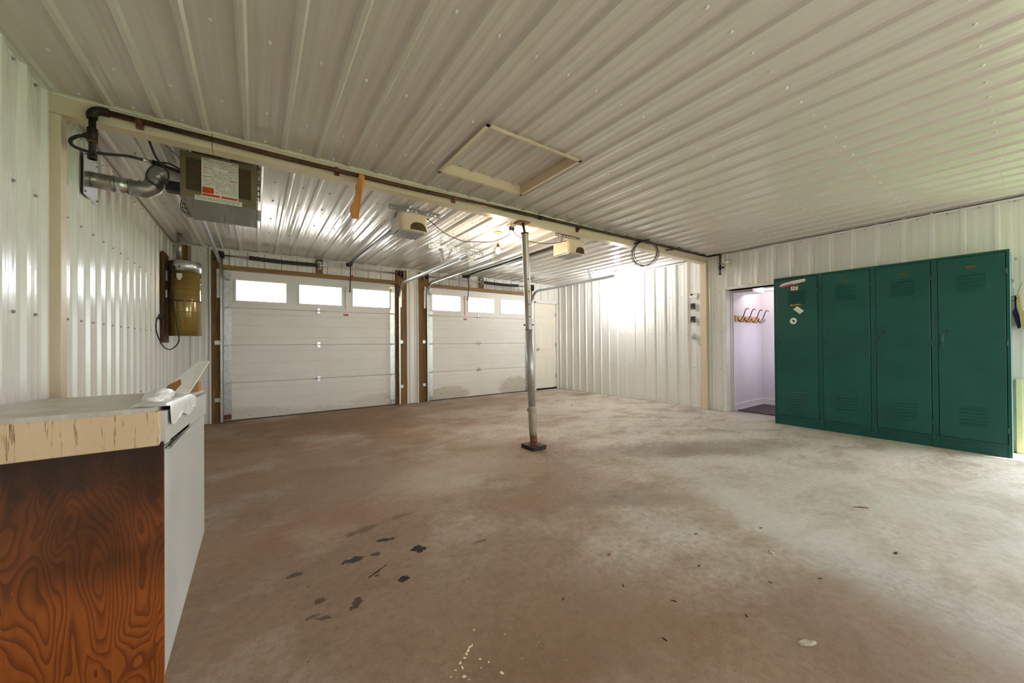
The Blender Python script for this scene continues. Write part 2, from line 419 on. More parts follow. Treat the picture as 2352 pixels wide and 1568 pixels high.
def vac_mat():
    t = NT('olive_gold_enamel'); X, Y, Z = t.sep()
    v = t.noise(t.P(), 3, 3); c = t.mix(t.rng(v, .3, .7), srgb(128, 104, 40), srgb(146, 120, 52))
    return t.done(c, .16, .25, .6, .5)
M['olive'] = vac_mat()
def col_mat():
    t = NT('silver_painted_steel_post'); v = t.noise(t.P((1, 1, .4)), 28, 5, .8); u = t.noise(t.P((1, 1, .5)), 5, 4, .7); X, Y, Z = t.sep()
    c = t.mix(t.rng(u, .4, .65, 0, .6), (.50, .50, .50), srgb(150, 124, 98))
    top = t.rng(Z, 1.1, 1.6, 0, .55)
    c = t.mix(top, c, srgb(150, 134, 104))
    c = t.mix(t.rng(v, .62, .68, 0, .9), c, srgb(96, 60, 42))
    return t.done(c, .34, .55, .5)
M['column'] = col_mat()
M['colpaint'] = rusty('peeling_grey_beige_paint', srgb(150, 136, 118), srgb(172, 160, 142), .6, 0, 12)
M['carpet'] = simple('dark_mauve_carpet', srgb(92, 76, 80), .95, 0, .35, 90, bump=.5)
M['pvc'] = simple('cream_plastic_pipe', srgb(206, 200, 160), .4, 0, .04)
M['red'] = simple('red_cord_plastic', srgb(196, 60, 60), .5)
M['grass'] = simple('lawn_grass', (.12, .27, .055), .9, 0, .3, 3, bump=.4)
M['gravel'] = simple('pale_gravel_drive', (.42, .39, .35), .9, 0, .2, 6)
M['navy'] = simple('navy_cloth', srgb(26, 32, 72), .8, 0, .3, 30)
M['tan'] = simple('tan_cloth', srgb(196, 172, 110), .8, 0, .1, 30)
M['yellow_board'] = simple('pale_yellow_board', srgb(216, 216, 168), .5, 0, .06, 8)
M['dryleaf'] = simple('dry_leaf', srgb(126, 84, 44), .8, 0, .3, 50)
M['twig'] = simple('dark_bark_bit', srgb(60, 36, 24), .85, 0, .3, 50)
M['stone'] = simple('grey_grit', srgb(168, 158, 136), .85, 0, .2, 50)
M['flake'] = simple('cream_paint_flake', srgb(228, 212, 180), .6, 0, .05, 30)
M['duct'] = simple('foil_wrapped_duct', (.45, .42, .38), .35, .9, .35, 22, stretch=(1, 1, 1), bump=.6)
M['wire'] = simple('thin_grey_wire', (.16, .14, .11), .4, .7, .2)
M['darkgrey'] = simple('dark_grey_plastic', srgb(62, 60, 60), .4)
M['grey'] = simple('light_grey_plastic', srgb(186, 186, 180), .4)

# ================================================================== SETTING
def struct(mb, name, mat, parent=None): return mb.build(name, mat, parent, kind='structure')
# floor slab
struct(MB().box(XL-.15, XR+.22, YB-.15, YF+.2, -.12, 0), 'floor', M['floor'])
struct(MB().box(XR+.22, 35, -25, 6, -.2, -.13), 'ground', M['grass'])
struct(MB().box(-25, XR+.22, -25, 6, -.2, -.13).box(-25, 35, 6, 35, -.2, -.13), 'ground', M['gravel'])
# ---- corrugated sheet
PROF = [(-.024, 0), (-.011, .019), (.011, .019), (.024, 0), (.052, 0), (.068, .0022), (.084, .0022), (.100, 0), (.128, 0), (.144, .0022), (.160, .0022), (.176, 0)]
def sheet_pts(u0, u1, ph, minor=True):
    out = []
    k0 = math.floor((u0-ph)/PITCH)-1
    pts = []
    k = k0
    while ph+k*PITCH < u1+PITCH:
        for (a, h) in PROF: pts.append((ph+k*PITCH+a, h))
        k += 1
    def H_(u):
        for (a, ha), (b, hb) in zip(pts[:-1], pts[1:]):
            if a <= u <= b: return ha+(hb-ha)*(u-a)/(b-a) if b > a else ha
        return 0
    out = [(u0, H_(u0))]+[p for p in pts if u0 < p[0] < u1]+[(u1, H_(u1))]
    return out
def sheet(parent, plane, base, sgn, u0, u1, v0, v1, ph, mat, lift=0):
    """plane 'z': u=x v=y (ceiling); 'x': u=y v=z ; 'y': u=x v=z. Sheet sits at base, ribs stand out by sgn."""
    P = sheet_pts(u0, u1, ph); mb = MB(); a = []; b = []
    for u, h in P:
        d = base+sgn*(h+.002+lift)
        q = {'z': lambda v: (u, v, d), 'x': lambda v: (d, u, v), 'y': lambda v: (u, d, v)}[plane]
        a.append(mb.bm.verts.new(q(v0))); b.append(mb.bm.verts.new(q(v1)))
    for i in range(len(P)-1): mb.bm.faces.new((a[i], a[i+1], b[i+1], b[i]))
    # thin returned edge so the lap shows
    d0 = {'z': (0, 0, -sgn*.0025), 'x': (-sgn*.0025, 0, 0), 'y': (0, -sgn*.0025, 0)}[plane]
    for s_ in (0, -1):
        p, q = a[s_], b[s_]; p2 = mb.bm.verts.new(p.co+Vector(d0)); q2 = mb.bm.verts.new(q.co+Vector(d0))
        mb.bm.faces.new((p, q, q2, p2))
    return mb.build('metal_sheet', mat, parent)
def sheets(parent, plane, base, sgn, u0, u1, v0, v1, ph, mat):
    W = PITCH*4; cuts = [u0]
    k = math.floor((u0-ph)/W)+1
    while ph+k*W+.012 < u1-.03:
        c = ph+k*W+.012
        if c > u0+.03: cuts.append(c)
        k += 1
    cuts.append(u1)
    for i in range(len(cuts)-1):
        sheet(parent, plane, base, sgn, cuts[i]-(.016 if i else 0), cuts[i+1], v0, v1, ph, mat, .0015*(i % 2))
def screws(parent, plane, base, sgn, pts, r=.0085, mat=None):
    mb = MB()
    for (u, v) in pts:
        d = Vector({'z': (0, 0, sgn), 'x': (sgn, 0, 0), 'y': (0, sgn, 0)}[plane])
        c = Vector({'z': (u, v, base), 'x': (base, u, v), 'y': (u, base, v)}[plane])
        mb.tube([c, c+d*.004, c+d*.0045, c+d*.011], [r, r, r*.6, r*.55], 6)
    return mb.build('screw', mat or M['galv_dull'], parent, kind='stuff')
# ---- ceiling (one slab with the hatch opening left free)
HX0, HX1, HY0, HY1 = 1.31, 2.16, 2.125, 2.915
ce = MB()
for q in ((XL-.15, HX0, YB-.15, YF+.2), (HX1, XR+.22, YB-.15, YF+.2), (HX0, HX1, YB-.15, HY0), (HX0, HX1, HY1, YF+.2)):
    ce.box(q[0], q[1], q[2], q[3], H, H+.12)
ceil = struct(ce, 'ceiling', M['ceil'])
PH = -.966
BY0, BY1 = 3.28, 3.385     # beam
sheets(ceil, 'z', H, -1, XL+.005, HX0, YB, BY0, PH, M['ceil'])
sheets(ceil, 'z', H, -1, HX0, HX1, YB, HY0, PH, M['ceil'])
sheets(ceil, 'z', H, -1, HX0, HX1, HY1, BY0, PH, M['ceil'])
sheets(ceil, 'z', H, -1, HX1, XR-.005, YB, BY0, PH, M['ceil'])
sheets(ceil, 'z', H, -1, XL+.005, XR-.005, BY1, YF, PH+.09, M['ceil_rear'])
pts = []
for k in range(33):
    x = PH+PITCH*(k+.5)
    if x > XR-.04: break
    for y in (-1.2, -.5, .15, .83, 1.485, 2.165, 2.84, 3.235):
        if HX0-.03 < x < HX1+.03 and HY0-.03 < y < HY1+.03: continue
        pts.append((x, y))
screws(ceil, 'z', H-.002, -1, pts, .0095, M['trim'])
screws(ceil, 'z', H-.002, -1, [(PH+.09+PITCH*(k+.5), y) for k in range(32) for y in (3.47, 4.0, 4.53, 5.19, 5.85, 6.5, 7.05)], .009)
# ---- left wall
wl = struct(MB().box(XL-.15, XL, YB, YF+.15, 0, H), 'wall_left', M['wallY'])
sheets(wl, 'x', XL, 1, YB, 3.285, 0.01, H-.02, 3.25, M['wallY'])
sheets(wl, 'x', XL, 1, 3.375, YF-.005, 0.01, H-.02, 3.68, M['wallY'])
pts = [(y, z) for y in [3.25-PITCH*(k+.42) for k in range(20)]+[3.68+PITCH*(k+.5) for k in range(-1, 15)] for z in (.07, .7, 1.352, 2.008, 2.62) if y < YF-.05 and not 3.28 < y < 3.4]
screws(wl, 'x', XL+.003, 1, pts)
# ---- right wall with the doorway and, further towards the viewer, the open outside door
DY0, DY1, DZ = 2.22, 2.985, 2.045
wr = MB(); T = .2
for q in ((DY1, YF+.15, 0, H), (DY0, DY1, DZ, H), (OPY1, DY0, 0, H), (OPY0, OPY1, OPZ, H), (YB, OPY0, 0, H)):
    wr.box(XR, XR+T, q[0], q[1], q[2], q[3])
wr = struct(wr, 'wall_right', M['wallY'])
PR = 3.65-PITCH*30
sheets(wr, 'x', XR, -1, 3.385, YF-.005, .01, H-.02, PR, M['wallY'])
sheets(wr, 'x', XR, -1, DY1+.05, 3.27, .01, H-.02, PR, M['wallY'])
sheets(wr, 'x', XR, -1, DY0, DY1+.05, DZ+.02, H-.02, PR, M['wallY'])
sheets(wr, 'x', XR, -1, OPY1+.04, DY0, .01, H-.02, PR, M['wallY'])
sheets(wr, 'x', XR, -1, YB, OPY0-.04, .01, H-.02, PR, M['wallY'])
pts = []
for k in range(60):
    y = PR+PITCH*(k+.5)
    if not (YB < y < YF-.03) or OPY0-.05 < y < OPY1+.05 or 3.26 < y < 3.4: continue
    for z in (.07, .72, 1.35, 2.015, 2.62):
        if DY0-.03 < y < DY1+.06 and z < DZ+.01: continue
        pts.append((y, z))
    if DY0 < y < DY1: pts.append((y, 2.10))
screws(wr, 'x', XR-.003, -1, pts)
# ---- wall behind the camera
wb = MB()
for q in ((XL-.15, BWX0, 0, H), (BWX1, XR+T, 0, H), (BWX0, BWX1, 0, BWZ0), (BWX0, BWX1, BWZ1, H)):
    wb.box(q[0], q[1], YB-.15, YB, q[2], q[3])
struct(wb, 'wall_front', M['wallY'])
struct(MB().box(BWX0, BWX1, YB-.1, YB-.06, BWZ0, BWZ0+.04).box(BWX0, BWX1, YB-.1, YB-.06, BWZ1-.04, BWZ1).box(BWX0, BWX0+.04, YB-.1, YB-.06, BWZ0, BWZ1).box(BWX1-.04, BWX1, YB-.1, YB-.06, BWZ0, BWZ1).box(2.28, 2.32, YB-.1, YB-.06, BWZ0, BWZ1), 'fill_window_1', M['trim'])  # frame of the unseen window added for fill light
# ---- garage door wall
D = [(-.405, 2.235, 2.345), (2.905, 5.505, 2.345)]      # x0, x1, height
MX0, MX1, MZ = 5.69, 6.45, 2.215                       # side door
wk = MB(); T2 = .17
for q in ((XL-.15, D[0][0], 0, H), (D[0][0], D[0][1], D[0][2], H), (D[0][1], D[1][0], 0, H), (D[1][0], D[1][1], D[1][2], H), (D[1][1], MX0, 0, H), (MX0, MX1, MZ, H), (MX1, XR+T, 0, H)):
    wk.box(q[0], q[1], YF, YF+T2, q[2], q[3])
wk = struct(wk, 'wall_back', M['wallY'])
PF = -.31
sheets(wk, 'y', YF, -1, XL+.005, -.56, .01, H-.02, PF, M['wallY'])
sheets(wk, 'y', YF, -1, -.42, 2.365, 2.415, H-.02, PF, M['wallY'])
sheets(wk, 'y', YF, -1, 2.455, 2.665, .01, H-.02, PF+.09, M['wallY'])
sheets(wk, 'y', YF, -1, 2.86, 5.50, 2.415, H-.02, PF+.05, M['wallY'])
sheets(wk, 'y', YF, -1, 5.50, XR-.005, MZ+.05, H-.02, PF+.05, M['wallY'])
pts = [(PF+PITCH*(k+.5), z) for k in range(0, 29) for z in (2.46, 2.60) if not 2.37 < PF+PITCH*(k+.5) < 2.86 and PF+PITCH*(k+.5) < XR-.05]
pts += [(x, z) for x in (-.88, -.66, 2.53) for z in (.07, .7, 1.35, 2.0, 2.6)]
screws(wk, 'y', YF-.003, -1, pts)
# brown lumber jambs, header strips and spring blocks (each a board of the wall)
for (x0, x1, z0, z1, d, mt) in ((-.545, -.405, 0, 2.62, .038, 'lumberz'), (2.235, 2.45, 0, 2.62, .038, 'lumberz'), (2.68, 2.905, 0, 2.62, .038, 'lumberz'), (5.505, 5.60, 0, 2.62, .038, 'lumberz'),
                                (-.405, 2.235, 2.345, 2.41, .04, 'lumberx'), (2.905, 5.505, 2.345, 2.41, .04, 'lumberx'), (.865, .965, 2.41, 2.655, .042, 'lumberz'), (4.085, 4.215, 2.41, 2.655, .042, 'lumberz')):
    MB().box(x0, x1, YF-d, YF, z0, z1, .003).build('lumber_board', M[mt], wk)
# white edge trims beside the jambs
for i, x in enumerate((-.556, 2.456, 2.672)):
    MB().box(x-.011, x+.011, YF-.045, YF, 0, H-.02, .002).build('trim_%d' % (i+1), M['trim'], None, kind='structure')
# edge channels where walls meet the ceiling
for n_, q in enumerate(((XL, XL+.022, YB, 3.28), (XL, XL+.022, 3.385, YF), (XR-.022, XR, YB, 3.28), (XR-.022, XR, 3.385, YF))):
    MB().box(q[0], q[1], q[2], q[3], H-.03, H-.021).box(q[0] if q[0] < 0 else q[0], q[0]+.003 if q[0] < 0 else q[0]+.003, q[2], q[3], H-.055, H-.021).build('trim_%d' % (n_+4), M['trim'], None, kind='structure')
MB().box(XL, XR, YF-.03, YF, H-.032, H-.02).build('trim_8', M['trim'], None, kind='structure')
MB().box(XL, XR, BY0-.014, BY0-.001, H-.031, H-.022).build('trim_9', M['trim'], None, kind='structure')

# ---- beam (three boards end to end) and its side posts
beam = empty('ceiling_beam', (0, BY0, 2.545), kind='structure')
def reloc(o, root):
    o.location = Vector(o.location)-root.location; return o
for a, b in ((XL+.001, -.245), (-.242, 3.60), (3.603, XR-.001)):
    reloc(MB().box(a, b, BY0, BY1, 2.545, H-.001, .002).build('beam_board', M['beam'], beam), beam)
struct(MB().box(XL+.001, XL+.058, 3.29, 3.372, 0, 2.545, .003), 'trim_10', M['post'])
struct(MB().box(XR-.07, XR-.001, 3.275, 3.38, 0, 2.545, .003), 'trim_11', M['post'])
# ---- doorway casing
struct(MB().box(XR-.022, XR+T+.02, DY1-.012, DY1+.045, 0, DZ+.045, .003).box(XR-.022, XR+T, DY0-.045, DY1, DZ, DZ+.045, .003).box(XR-.022, XR+T, DY0-.045, DY0, 0, DZ, .003), 'trim_12', M['trim'])
struct(MB().box(XR+.13, XR+.20, DY1-.02, DY1-.012, 0, DZ), 'trim_13', M['post'])
# ---- hallway beyond the doorway
HLX = XR+T; HBX = 7.80
struct(MB().box(HLX, HBX+.1, DY1-.03, DY1+.1, 0, 2.35), 'wall_hall_left', M['hall'])
struct(MB().box(HBX, HBX+.1, 1.0, DY1+.1, 0, 2.35), 'wall_hall_back', M['hall'])
struct(MB().box(HLX, HBX+.1, 1.0, 1.1, 0, 2.35), 'wall_hall_right', M['hall'])
struct(MB().box(HLX, HBX+.1, 1.0, DY1+.1, -.12, .0), 'floor_hall', M['hallbase'])
struct(MB().box(HLX, HBX+.1, 1.0, DY1+.1, 2.35, 2.45), 'ceiling_hall', M['hall'])
struct(MB().box(HLX+.45, HLX+.85, 1.1, DY1-.03, 2.08, 2.35).box(HLX, HLX+.45, DY1-.33, DY1-.03, 2.0, 2.35), 'trim_14', M['hall'])
struct(MB().box(HLX, HBX-.013, DY1-.044, DY1-.030, 0, .11, .002).box(HBX-.014, HBX, 1.1, DY1-.03, 0, .11, .002), 'baseboard_hall', M['hallbase'])

# ================================================================== GARAGE DOORS
SEC = [0.012, .592, 1.178, 1.765, 2.335]
def garage_door(name, x0, x1, wins, hx):
    d = empty(name, ((x0+x1)/2, YF+.01, 0), kind='structure')
    y0, y1 = YF+.012, YF+.057
    for i in range(4):
        z0, z1 = SEC[i]+.0025, SEC[i+1]-.0025
        mb = MB()
        if i < 3:
            hgt = z1-z0
            # profile in (y, z) with two shallow horizontal grooves, extruded along x
            prof = [(y1, z0), (y0+.006, z0), (y0, z0+.006)]
            for g in (.20, .52, .84):
                gz = z0+hgt*g; prof += [(y0, gz-.007), (y0+.0045, gz-.003), (y0+.0045, gz+.003), (y0, gz+.007)]
            prof += [(y0, z1-.006), (y0+.006, z1), (y1, z1)]
            mb.prism(prof, 'x', x0+.004, x1-.004)
            mb.box(x0+.004, x1-.004, y1-.015, y1+.002, z1-.01, z1+.012)  # tongue added behind the seam to close the light gap
        else:
            xs = [x0+.004]+[v for ab in wins for v in ab]+[x1-.004]
            mb.box(x0+.004, x1-.004, y0, y1, z0, WZ0); mb.box(x0+.004, x1-.004, y0, y1, WZ1, z1)
            for k in range(0, len(xs), 2): mb.box(xs[k], xs[k+1], y0, y1, WZ0, WZ1)
        reloc(mb.build('door_panel', M['door'], d), d)
    for a, b in wins:
        f = MB(); fw = .028
        for q in ((a-.012, b+.012, WZ0-.012, WZ0+fw*.6), (a-.012, b+.012, WZ1-fw*.6, WZ1+.012), (a-.012, a+fw*.6, WZ0+fw*.6, WZ1-fw*.6), (b-fw*.6, b+.012, WZ0+fw*.6, WZ1-fw*.6)):
            f.box(q[0], q[1], y0-.008, y1+.004, q[2], q[3], .003)
        fo = reloc(f.build('window_frame', M['white'], d), d)
        p = MB().box(a+.012, b-.012, y0+.018, y0+.022, WZ0+.012, WZ1-.012).build('pane', M['glass'], fo); p.location = (0, 0, 0)
        p.location = Vector((0, 0, 0))
    # galvanised end stiles
    for xa in (x0+.006, x1-.102):
        for i in range(4):
            reloc(MB().box(xa, xa+.096, y0-.003, y0+.001, SEC[i]+.008, SEC[i+1]-.008).build('end_stile', M['galv'], d), d)
    # hinges
    def hinge(x, z, end=0):
        h = MB()
        h.box(x-.022, x+.022, y0-.007, y0-.003, z+.008, z+.045, .001).box(x-.022, x+.022, y0-.007, y0-.003, z-.045, z-.008, .001)
        h.cyl((x-.036, y0-.013, z), (x+.036, y0-.013, z), .009, 8)
        h.box(x-.036, x-.030, y0-.028, y0-.003, z-.016, z+.016).box(x+.030, x+.036, y0-.028, y0-.003, z-.016, z+.016)
        if end:   # roller stem and wheel reaching into the track
            h.cyl((x, y0-.020, z), (x+end*.105, y0-.020, z), .006, 8); h.cyl((x+end*.085, y0-.020, z), (x+end*.11, y0-.020, z), .022, 12)
        reloc(h.build('hinge', M['galv'], d), d)
    for i in (1, 2, 3):
        for hxx in hx: hinge(hxx, SEC[i])
        hinge(x0+.054, SEC[i], -1); hinge(x1-.054, SEC[i], 1)
    for s_, xx in ((-1, x0+.054), (1, x1-.054)):
        t = MB().box(xx-.035, xx+.035, y0-.045, y0-.003, 2.185, 2.25, .004).cyl((xx, y0-.03, 2.235), (xx+s_*.11, y0-.03, 2.235), .006, 8).cyl((xx+s_*.085, y0-.03, 2.235), (xx+s_*.11, y0-.03, 2.235), .022, 12)
        reloc(t.build('top_bracket', M['galv_dull'], d), d)
        t = MB().box(xx-.045, xx+.045, y0-.02, y0-.003, .03, .11, .003).cyl((xx, y0-.03, .09), (xx+s_*.11, y0-.03, .09), .006, 8)
        reloc(t.build('bottom_bracket', M['rust'] if x0 < 0 and s_ < 0 else M['galv_dull'], d), d)
    reloc(MB().box(x0-.02, x0+.03, y1+.003, y1+.02, 0, 2.36).box(x1-.03, x1+.02, y1+.003, y1+.02, 0, 2.36).box(x0-.02, x1+.02, y1+.003, y1+.02, 2.31, 2.36).build('light_stop', M['trim'], d), d)  # unseen backing added outside the door edges to block light gaps
    reloc(MB().box(x0+.004, x1-.004, y0+.002, y1+.03, 0, .012).build('bottom_seal', M['rubber'], d), d)
    return d
gd1 = garage_door('door_1', D[0][0], D[0][1], WIN[:3], (.905,))
gd2 = garage_door('door_2', D[1][0], D[1][1], WIN[3:], (4.10,))
def arm_bracket(d, x, lx):
    reloc(MB().box(x-.009, x+.009, YF-.006, YF+.010, 1.80, 2.22, .002).box(x-.016, x+.016, YF-.014, YF+.010, 2.12, 2.17, .002).build('arm_bracket', M['trim'], d), d)
    lb = reloc(MB().box(lx-.042, lx+.042, YF+.0085, YF+.0115, 1.695, 1.727).build('warning_label', M['label_r'], d, label='small red warning label'), d)
arm_bracket(gd1, 1.345, 1.345); arm_bracket(gd2, 3.765, 3.765)

# ---- side door (white six panel steel door)
sd = empty('door_3', ((MX0+MX1)/2, YF+.03, 0), kind='structure')
leaf = MB(); x0, x1 = MX0+.035, MX1-.035; zb, zt = .05, MZ-.035
leaf.box(x0, x1, YF+.03, YF+.07, zb, zt)
reloc(leaf.build('door_leaf', M['mandoor'], sd), sd)
wd = (x1-x0); cols = ((x0+wd*.12, x0+wd*.46), (x0+wd*.54, x0+wd*.88)); hh = zt-zb
for (a, b) in cols:
    for (c0, c1) in ((.085, .375), (.455, .775), (.835, .945)):
        z0, z1 = zb+hh*c0, zb+hh*c1; p = MB()
        yy = YF+.03
        o0 = [(a, z0), (b, z0), (b, z1), (a, z1)]; i0 = [(a+.012, z0+.012), (b-.012, z0+.012), (b-.012, z1-.012), (a+.012, z1-.012)]; j0 = [(a+.03, z0+.03), (b-.03, z0+.03), (b-.03, z1-.03), (a+.03, z1-.03)]
        A = [p.bm.verts.new((u, yy-.001, v)) for u, v in o0]; B = [p.bm.verts.new((u, yy-.006, v)) for u, v in i0]; C_ = [p.bm.verts.new((u, yy-.002, v)) for u, v in j0]
        for k in range(4):
            p.bm.faces.new((A[k], A[(k+1) % 4], B[(k+1) % 4], B[k])); p.bm.faces.new((B[k], B[(k+1) % 4], C_[(k+1) % 4], C_[k]))
        p.bm.faces.new(C_)
        reloc(p.build('door_panel', M['mandoor'], sd), sd)
reloc(MB().box(MX0, MX0+.033, YF-.014, YF+.09, 0, MZ).box(MX1-.033, MX1, YF-.014, YF+.09, 0, MZ).box(MX0, MX1, YF-.014, YF+.09, MZ-.033, MZ).build('door_frame', M['trim'], sd), sd)
for z in (.33, 1.12, 1.90):
    reloc(MB().box(MX1-.05, MX1-.028, YF+.008, YF+.03, z-.05, z+.05, .002).cyl((MX1-.035, YF+.018, z-.05), (MX1-.035, YF+.018, z+.05), .008, 8).build('hinge', M['galv_dull'], sd), sd)
reloc(MB().box(MX0+.033, MX1-.033, YF-.005, YF+.08, 0, .045).build('threshold', M['black'], sd), sd)
reloc(MB().cyl((MX0+.10, YF+.03, 1.02), (MX0+.10, YF-.02, 1.02), .012, 10).sphere((MX0+.10, YF-.035, 1.02), .028, 12).build('door_knob', M['galv'], sd), sd)

# ================================================================== TRACKS
def track(name, x, side, zh, yend, label, ang=None):
    """side = +1: channel opens to -x"""
    root = empty(name, (x, YF-.06, 0), label=label, cat='door track', group=None)
    yv = YF-.075; R_ = .30
    path = [(yv, .02), (yv, .6), (yv, 1.2), (yv, zh-R_)]
    for k in range(1, 13):
        a = k/12*PI/2; path.append((yv-R_*(1-math.cos(a)), zh-R_+R_*math.sin(a)))
    path += [(5.6, zh), (yend, zh)]
    prof = [(0, -.026), (.028, -.026), (.028, -.020), (.003, -.022), (.003, .022), (.028, .020), (.028, .026), (0, .026)]
    mb = MB(); rings = []
    n = len(path)
    for i, (y, z) in enumerate(path):
        ty, tz = path[min(i+1, n-1)][0]-path[max(i-1, 0)][0], path[min(i+1, n-1)][1]-path[max(i-1, 0)][1]
        l_ = math.hypot(ty, tz); ny, nz = -tz/l_, ty/l_
        rings.append([mb.bm.verts.new((x-side*px, y+ny*pn, z+nz*pn)) for px, pn in prof])
    k = len(prof)
    for a, b in zip(rings[:-1], rings[1:]):
        for j in range(k): mb.bm.faces.new((a[j], a[(j+1) % k], b[(j+1) % k], b[j]))
    mb.bm.faces.new(rings[0]); mb.bm.faces.new(list(reversed(rings[-1])))
    reloc(mb.build('rail', M['galv'], root), root)
    # wall brackets
    for z in (.35, 1.22, ):
        reloc(MB().box(min(x, x+side*.07), max(x, x+side*.07), YF-.042, YF-.038, z-.03, z+.03).box(x, x+side*.004 if side > 0 else x+.004, YF-.10, YF-.04, z-.03, z+.03).build('bracket', M['galv'], root), root)
    a0, a1 = sorted((x+side*.006, x+side*.045))
    reloc(MB().box(a0, a1, YF-.05, YF-.0385, 1.90, 2.34, .002).box(a0, a1, YF-.075, YF-.05, 2.26, 2.33, .002).build('flag_bracket', M['galv'], root), root)
    return root
track('door_track', -.435, -1, 2.405, 4.55, 'curved steel track left of the left garage door, ending under the heater')
track('door_track', 2.30, 1, 2.335, 4.50, 'curved steel track on the right edge of the left garage door')
track('door_track', 2.845, -1, 2.40, 4.55, 'curved steel track on the left edge of the right garage door')
track('door_track', 5.56, 1, 2.43, 4.55, 'curved steel track beside the cream side door, running along the right wall')
# perforated angle hanger over the two middle tracks
hg = empty('track_hanger', (2.6, 5.16, H-.02), label='perforated steel angle bar on the ceiling holding the ends of two middle tracks', cat='hanger')
def perf(mb, p0, p1, w=.035, t=.003):
    p0, p1 = Vector(p0), Vector(p1); d = (p1-p0).normalized(); L = (p1-p0).length
    up = Vector((0, 0, 1)) if abs(d.z) < .8 else Vector((1, 0, 0)); s1 = d.cross(up).normalized(); s2 = d.cross(s1).normalized()
    def slab(o, a, ln, b, wd, c, th):
        vs = [o+a*i*ln+b*(j-.5)*wd+c*k_*th for i in (0, 1) for j in (0, 1) for k_ in (0, 1)]
        v = [mb.bm.verts.new(q) for q in vs]
        for f in ((0, 1, 3, 2), (4, 6, 7, 5), (0, 4, 5, 1), (2, 3, 7, 6), (0, 2, 6, 4), (1, 5, 7, 3)): mb.bm.faces.new([v[i] for i in f])
    # rails of the angle with slots left open between them
    for b, c, off in ((s1, s2, 0), (s2, s1, 0)):
        slab(p0+b*(w*.14)-b*0, d, L, b, w*.28, c, t); slab(p0+b*(w*.86), d, L, b, w*.28, c, t)
        n = max(2, int(L/.045))
        for i in range(n): slab(p0+d*(i*L/n)+b*w*.5, d, L/n*.35, b, w*.5, c, t)
    return mb
reloc(perf(MB(), (2.12, 5.17, H-.022), (3.08, 5.17, H-.022), .045).build('angle_bar', M['galv'], hg), hg)
for p, q in (((2.33, 5.16, H-.06), (2.33, 5.10, 2.36)), ((2.30, 5.16, H-.06), (2.33, 5.1, 2.36)), ((2.50, 5.16, H-.06), (2.34, 5.10, 2.38)), ((2.80, 5.16, H-.06), (2.845, 5.2, 2.42)), ((2.90, 5.16, H-.06), (2.85, 5.2, 2.42))):
    reloc(perf(MB(), p, q, .028).build('hanger_strap', M['galv'], hg), hg)
h2 = empty('track_hanger', (5.56, 5.2, 2.46), label='short white V-shaped strap holding the track near the glowing wall light', cat='hanger')
reloc(perf(MB(), (5.56, 5.2, H-.02), (5.56, 5.16, 2.455), .03).build('hanger_strap', M['galv'], h2), h2)
reloc(perf(MB(), (5.70, 5.2, H-.02), (5.57, 5.16, 2.455), .03).build('hanger_strap', M['galv'], h2), h2)
h3 = empty('track_hanger', (-.43, 4.6, 2.43), label='perforated strap dropping behind the heater to the left track', cat='hanger')
reloc(perf(MB(), (-.43, 4.62, H-.02), (-.43, 4.62, 2.43), .03).build('hanger_strap', M['galv'], h3), h3)
# torsion shafts
def torsion(xa, xb, s0, s1, cx, label):
    root = empty('torsion_spring', ((xa+xb)/2, YF-.09, 2.545), label=label, cat='spring')
    y, z = YF-.09, 2.545
    reloc(MB().cyl((xa, y, z), (xb, y, z), .0127, 10).build('shaft', M['galv'], root), root)
    n = int((s1-s0)/.02); pp = [(s0+(s1-s0)*i/n, y, z-.010*math.sin(PI*i/n)) for i in range(n+1)]
    reloc(MB().tube(pp, [.031+.0015*math.sin(i*1.9) for i in range(n+1)], 12).build('spring', M['foam'], root), root)
    for x in (s0 if abs(s0-cx) > abs(s1-cx) else s1,):
        reloc(MB().cyl((x-.025, y, z), (x+.025, y, z), .034, 12).build('winding_cone', M['steel_dark'], root), root)
    reloc(MB().box(cx-.03, cx+.03, YF-.05, YF-.043, z-.06, z+.07).box(cx-.004, cx+.004, y-.03, YF-.045, z-.05, z+.05).cyl((cx-.02, y, z), (cx+.02, y, z), .034, 12).build('centre_bracket', M['galv_dull'], root), root)
    for x in (xa+.02, xb-.02):
        dr = MB().cyl((x-.03, y, z), (x+.03, y, z), .045, 18).cyl((x+.028, y, z), (x+.036, y, z), .058, 18).cyl((x-.036, y, z), (x-.028, y, z), .058, 18)
        reloc(dr.build('cable_drum', M['steel_dark'], root), root)
        reloc(MB().box(x-.05 if x < cx else x+.042, x-.042 if x < cx else x+.05, y-.04, YF-.04, z-.09, z+.05).build('end_bearing_plate', M['galv_dull'], root), root)
torsion(-.44, 2.34, -.05, .88, .915, 'dark foam-covered torsion spring on a steel shaft above the left garage door')
torsion(2.80, 5.56, 4.19, 5.10, 4.15, 'dark foam-covered torsion spring on a steel shaft above the right garage door')

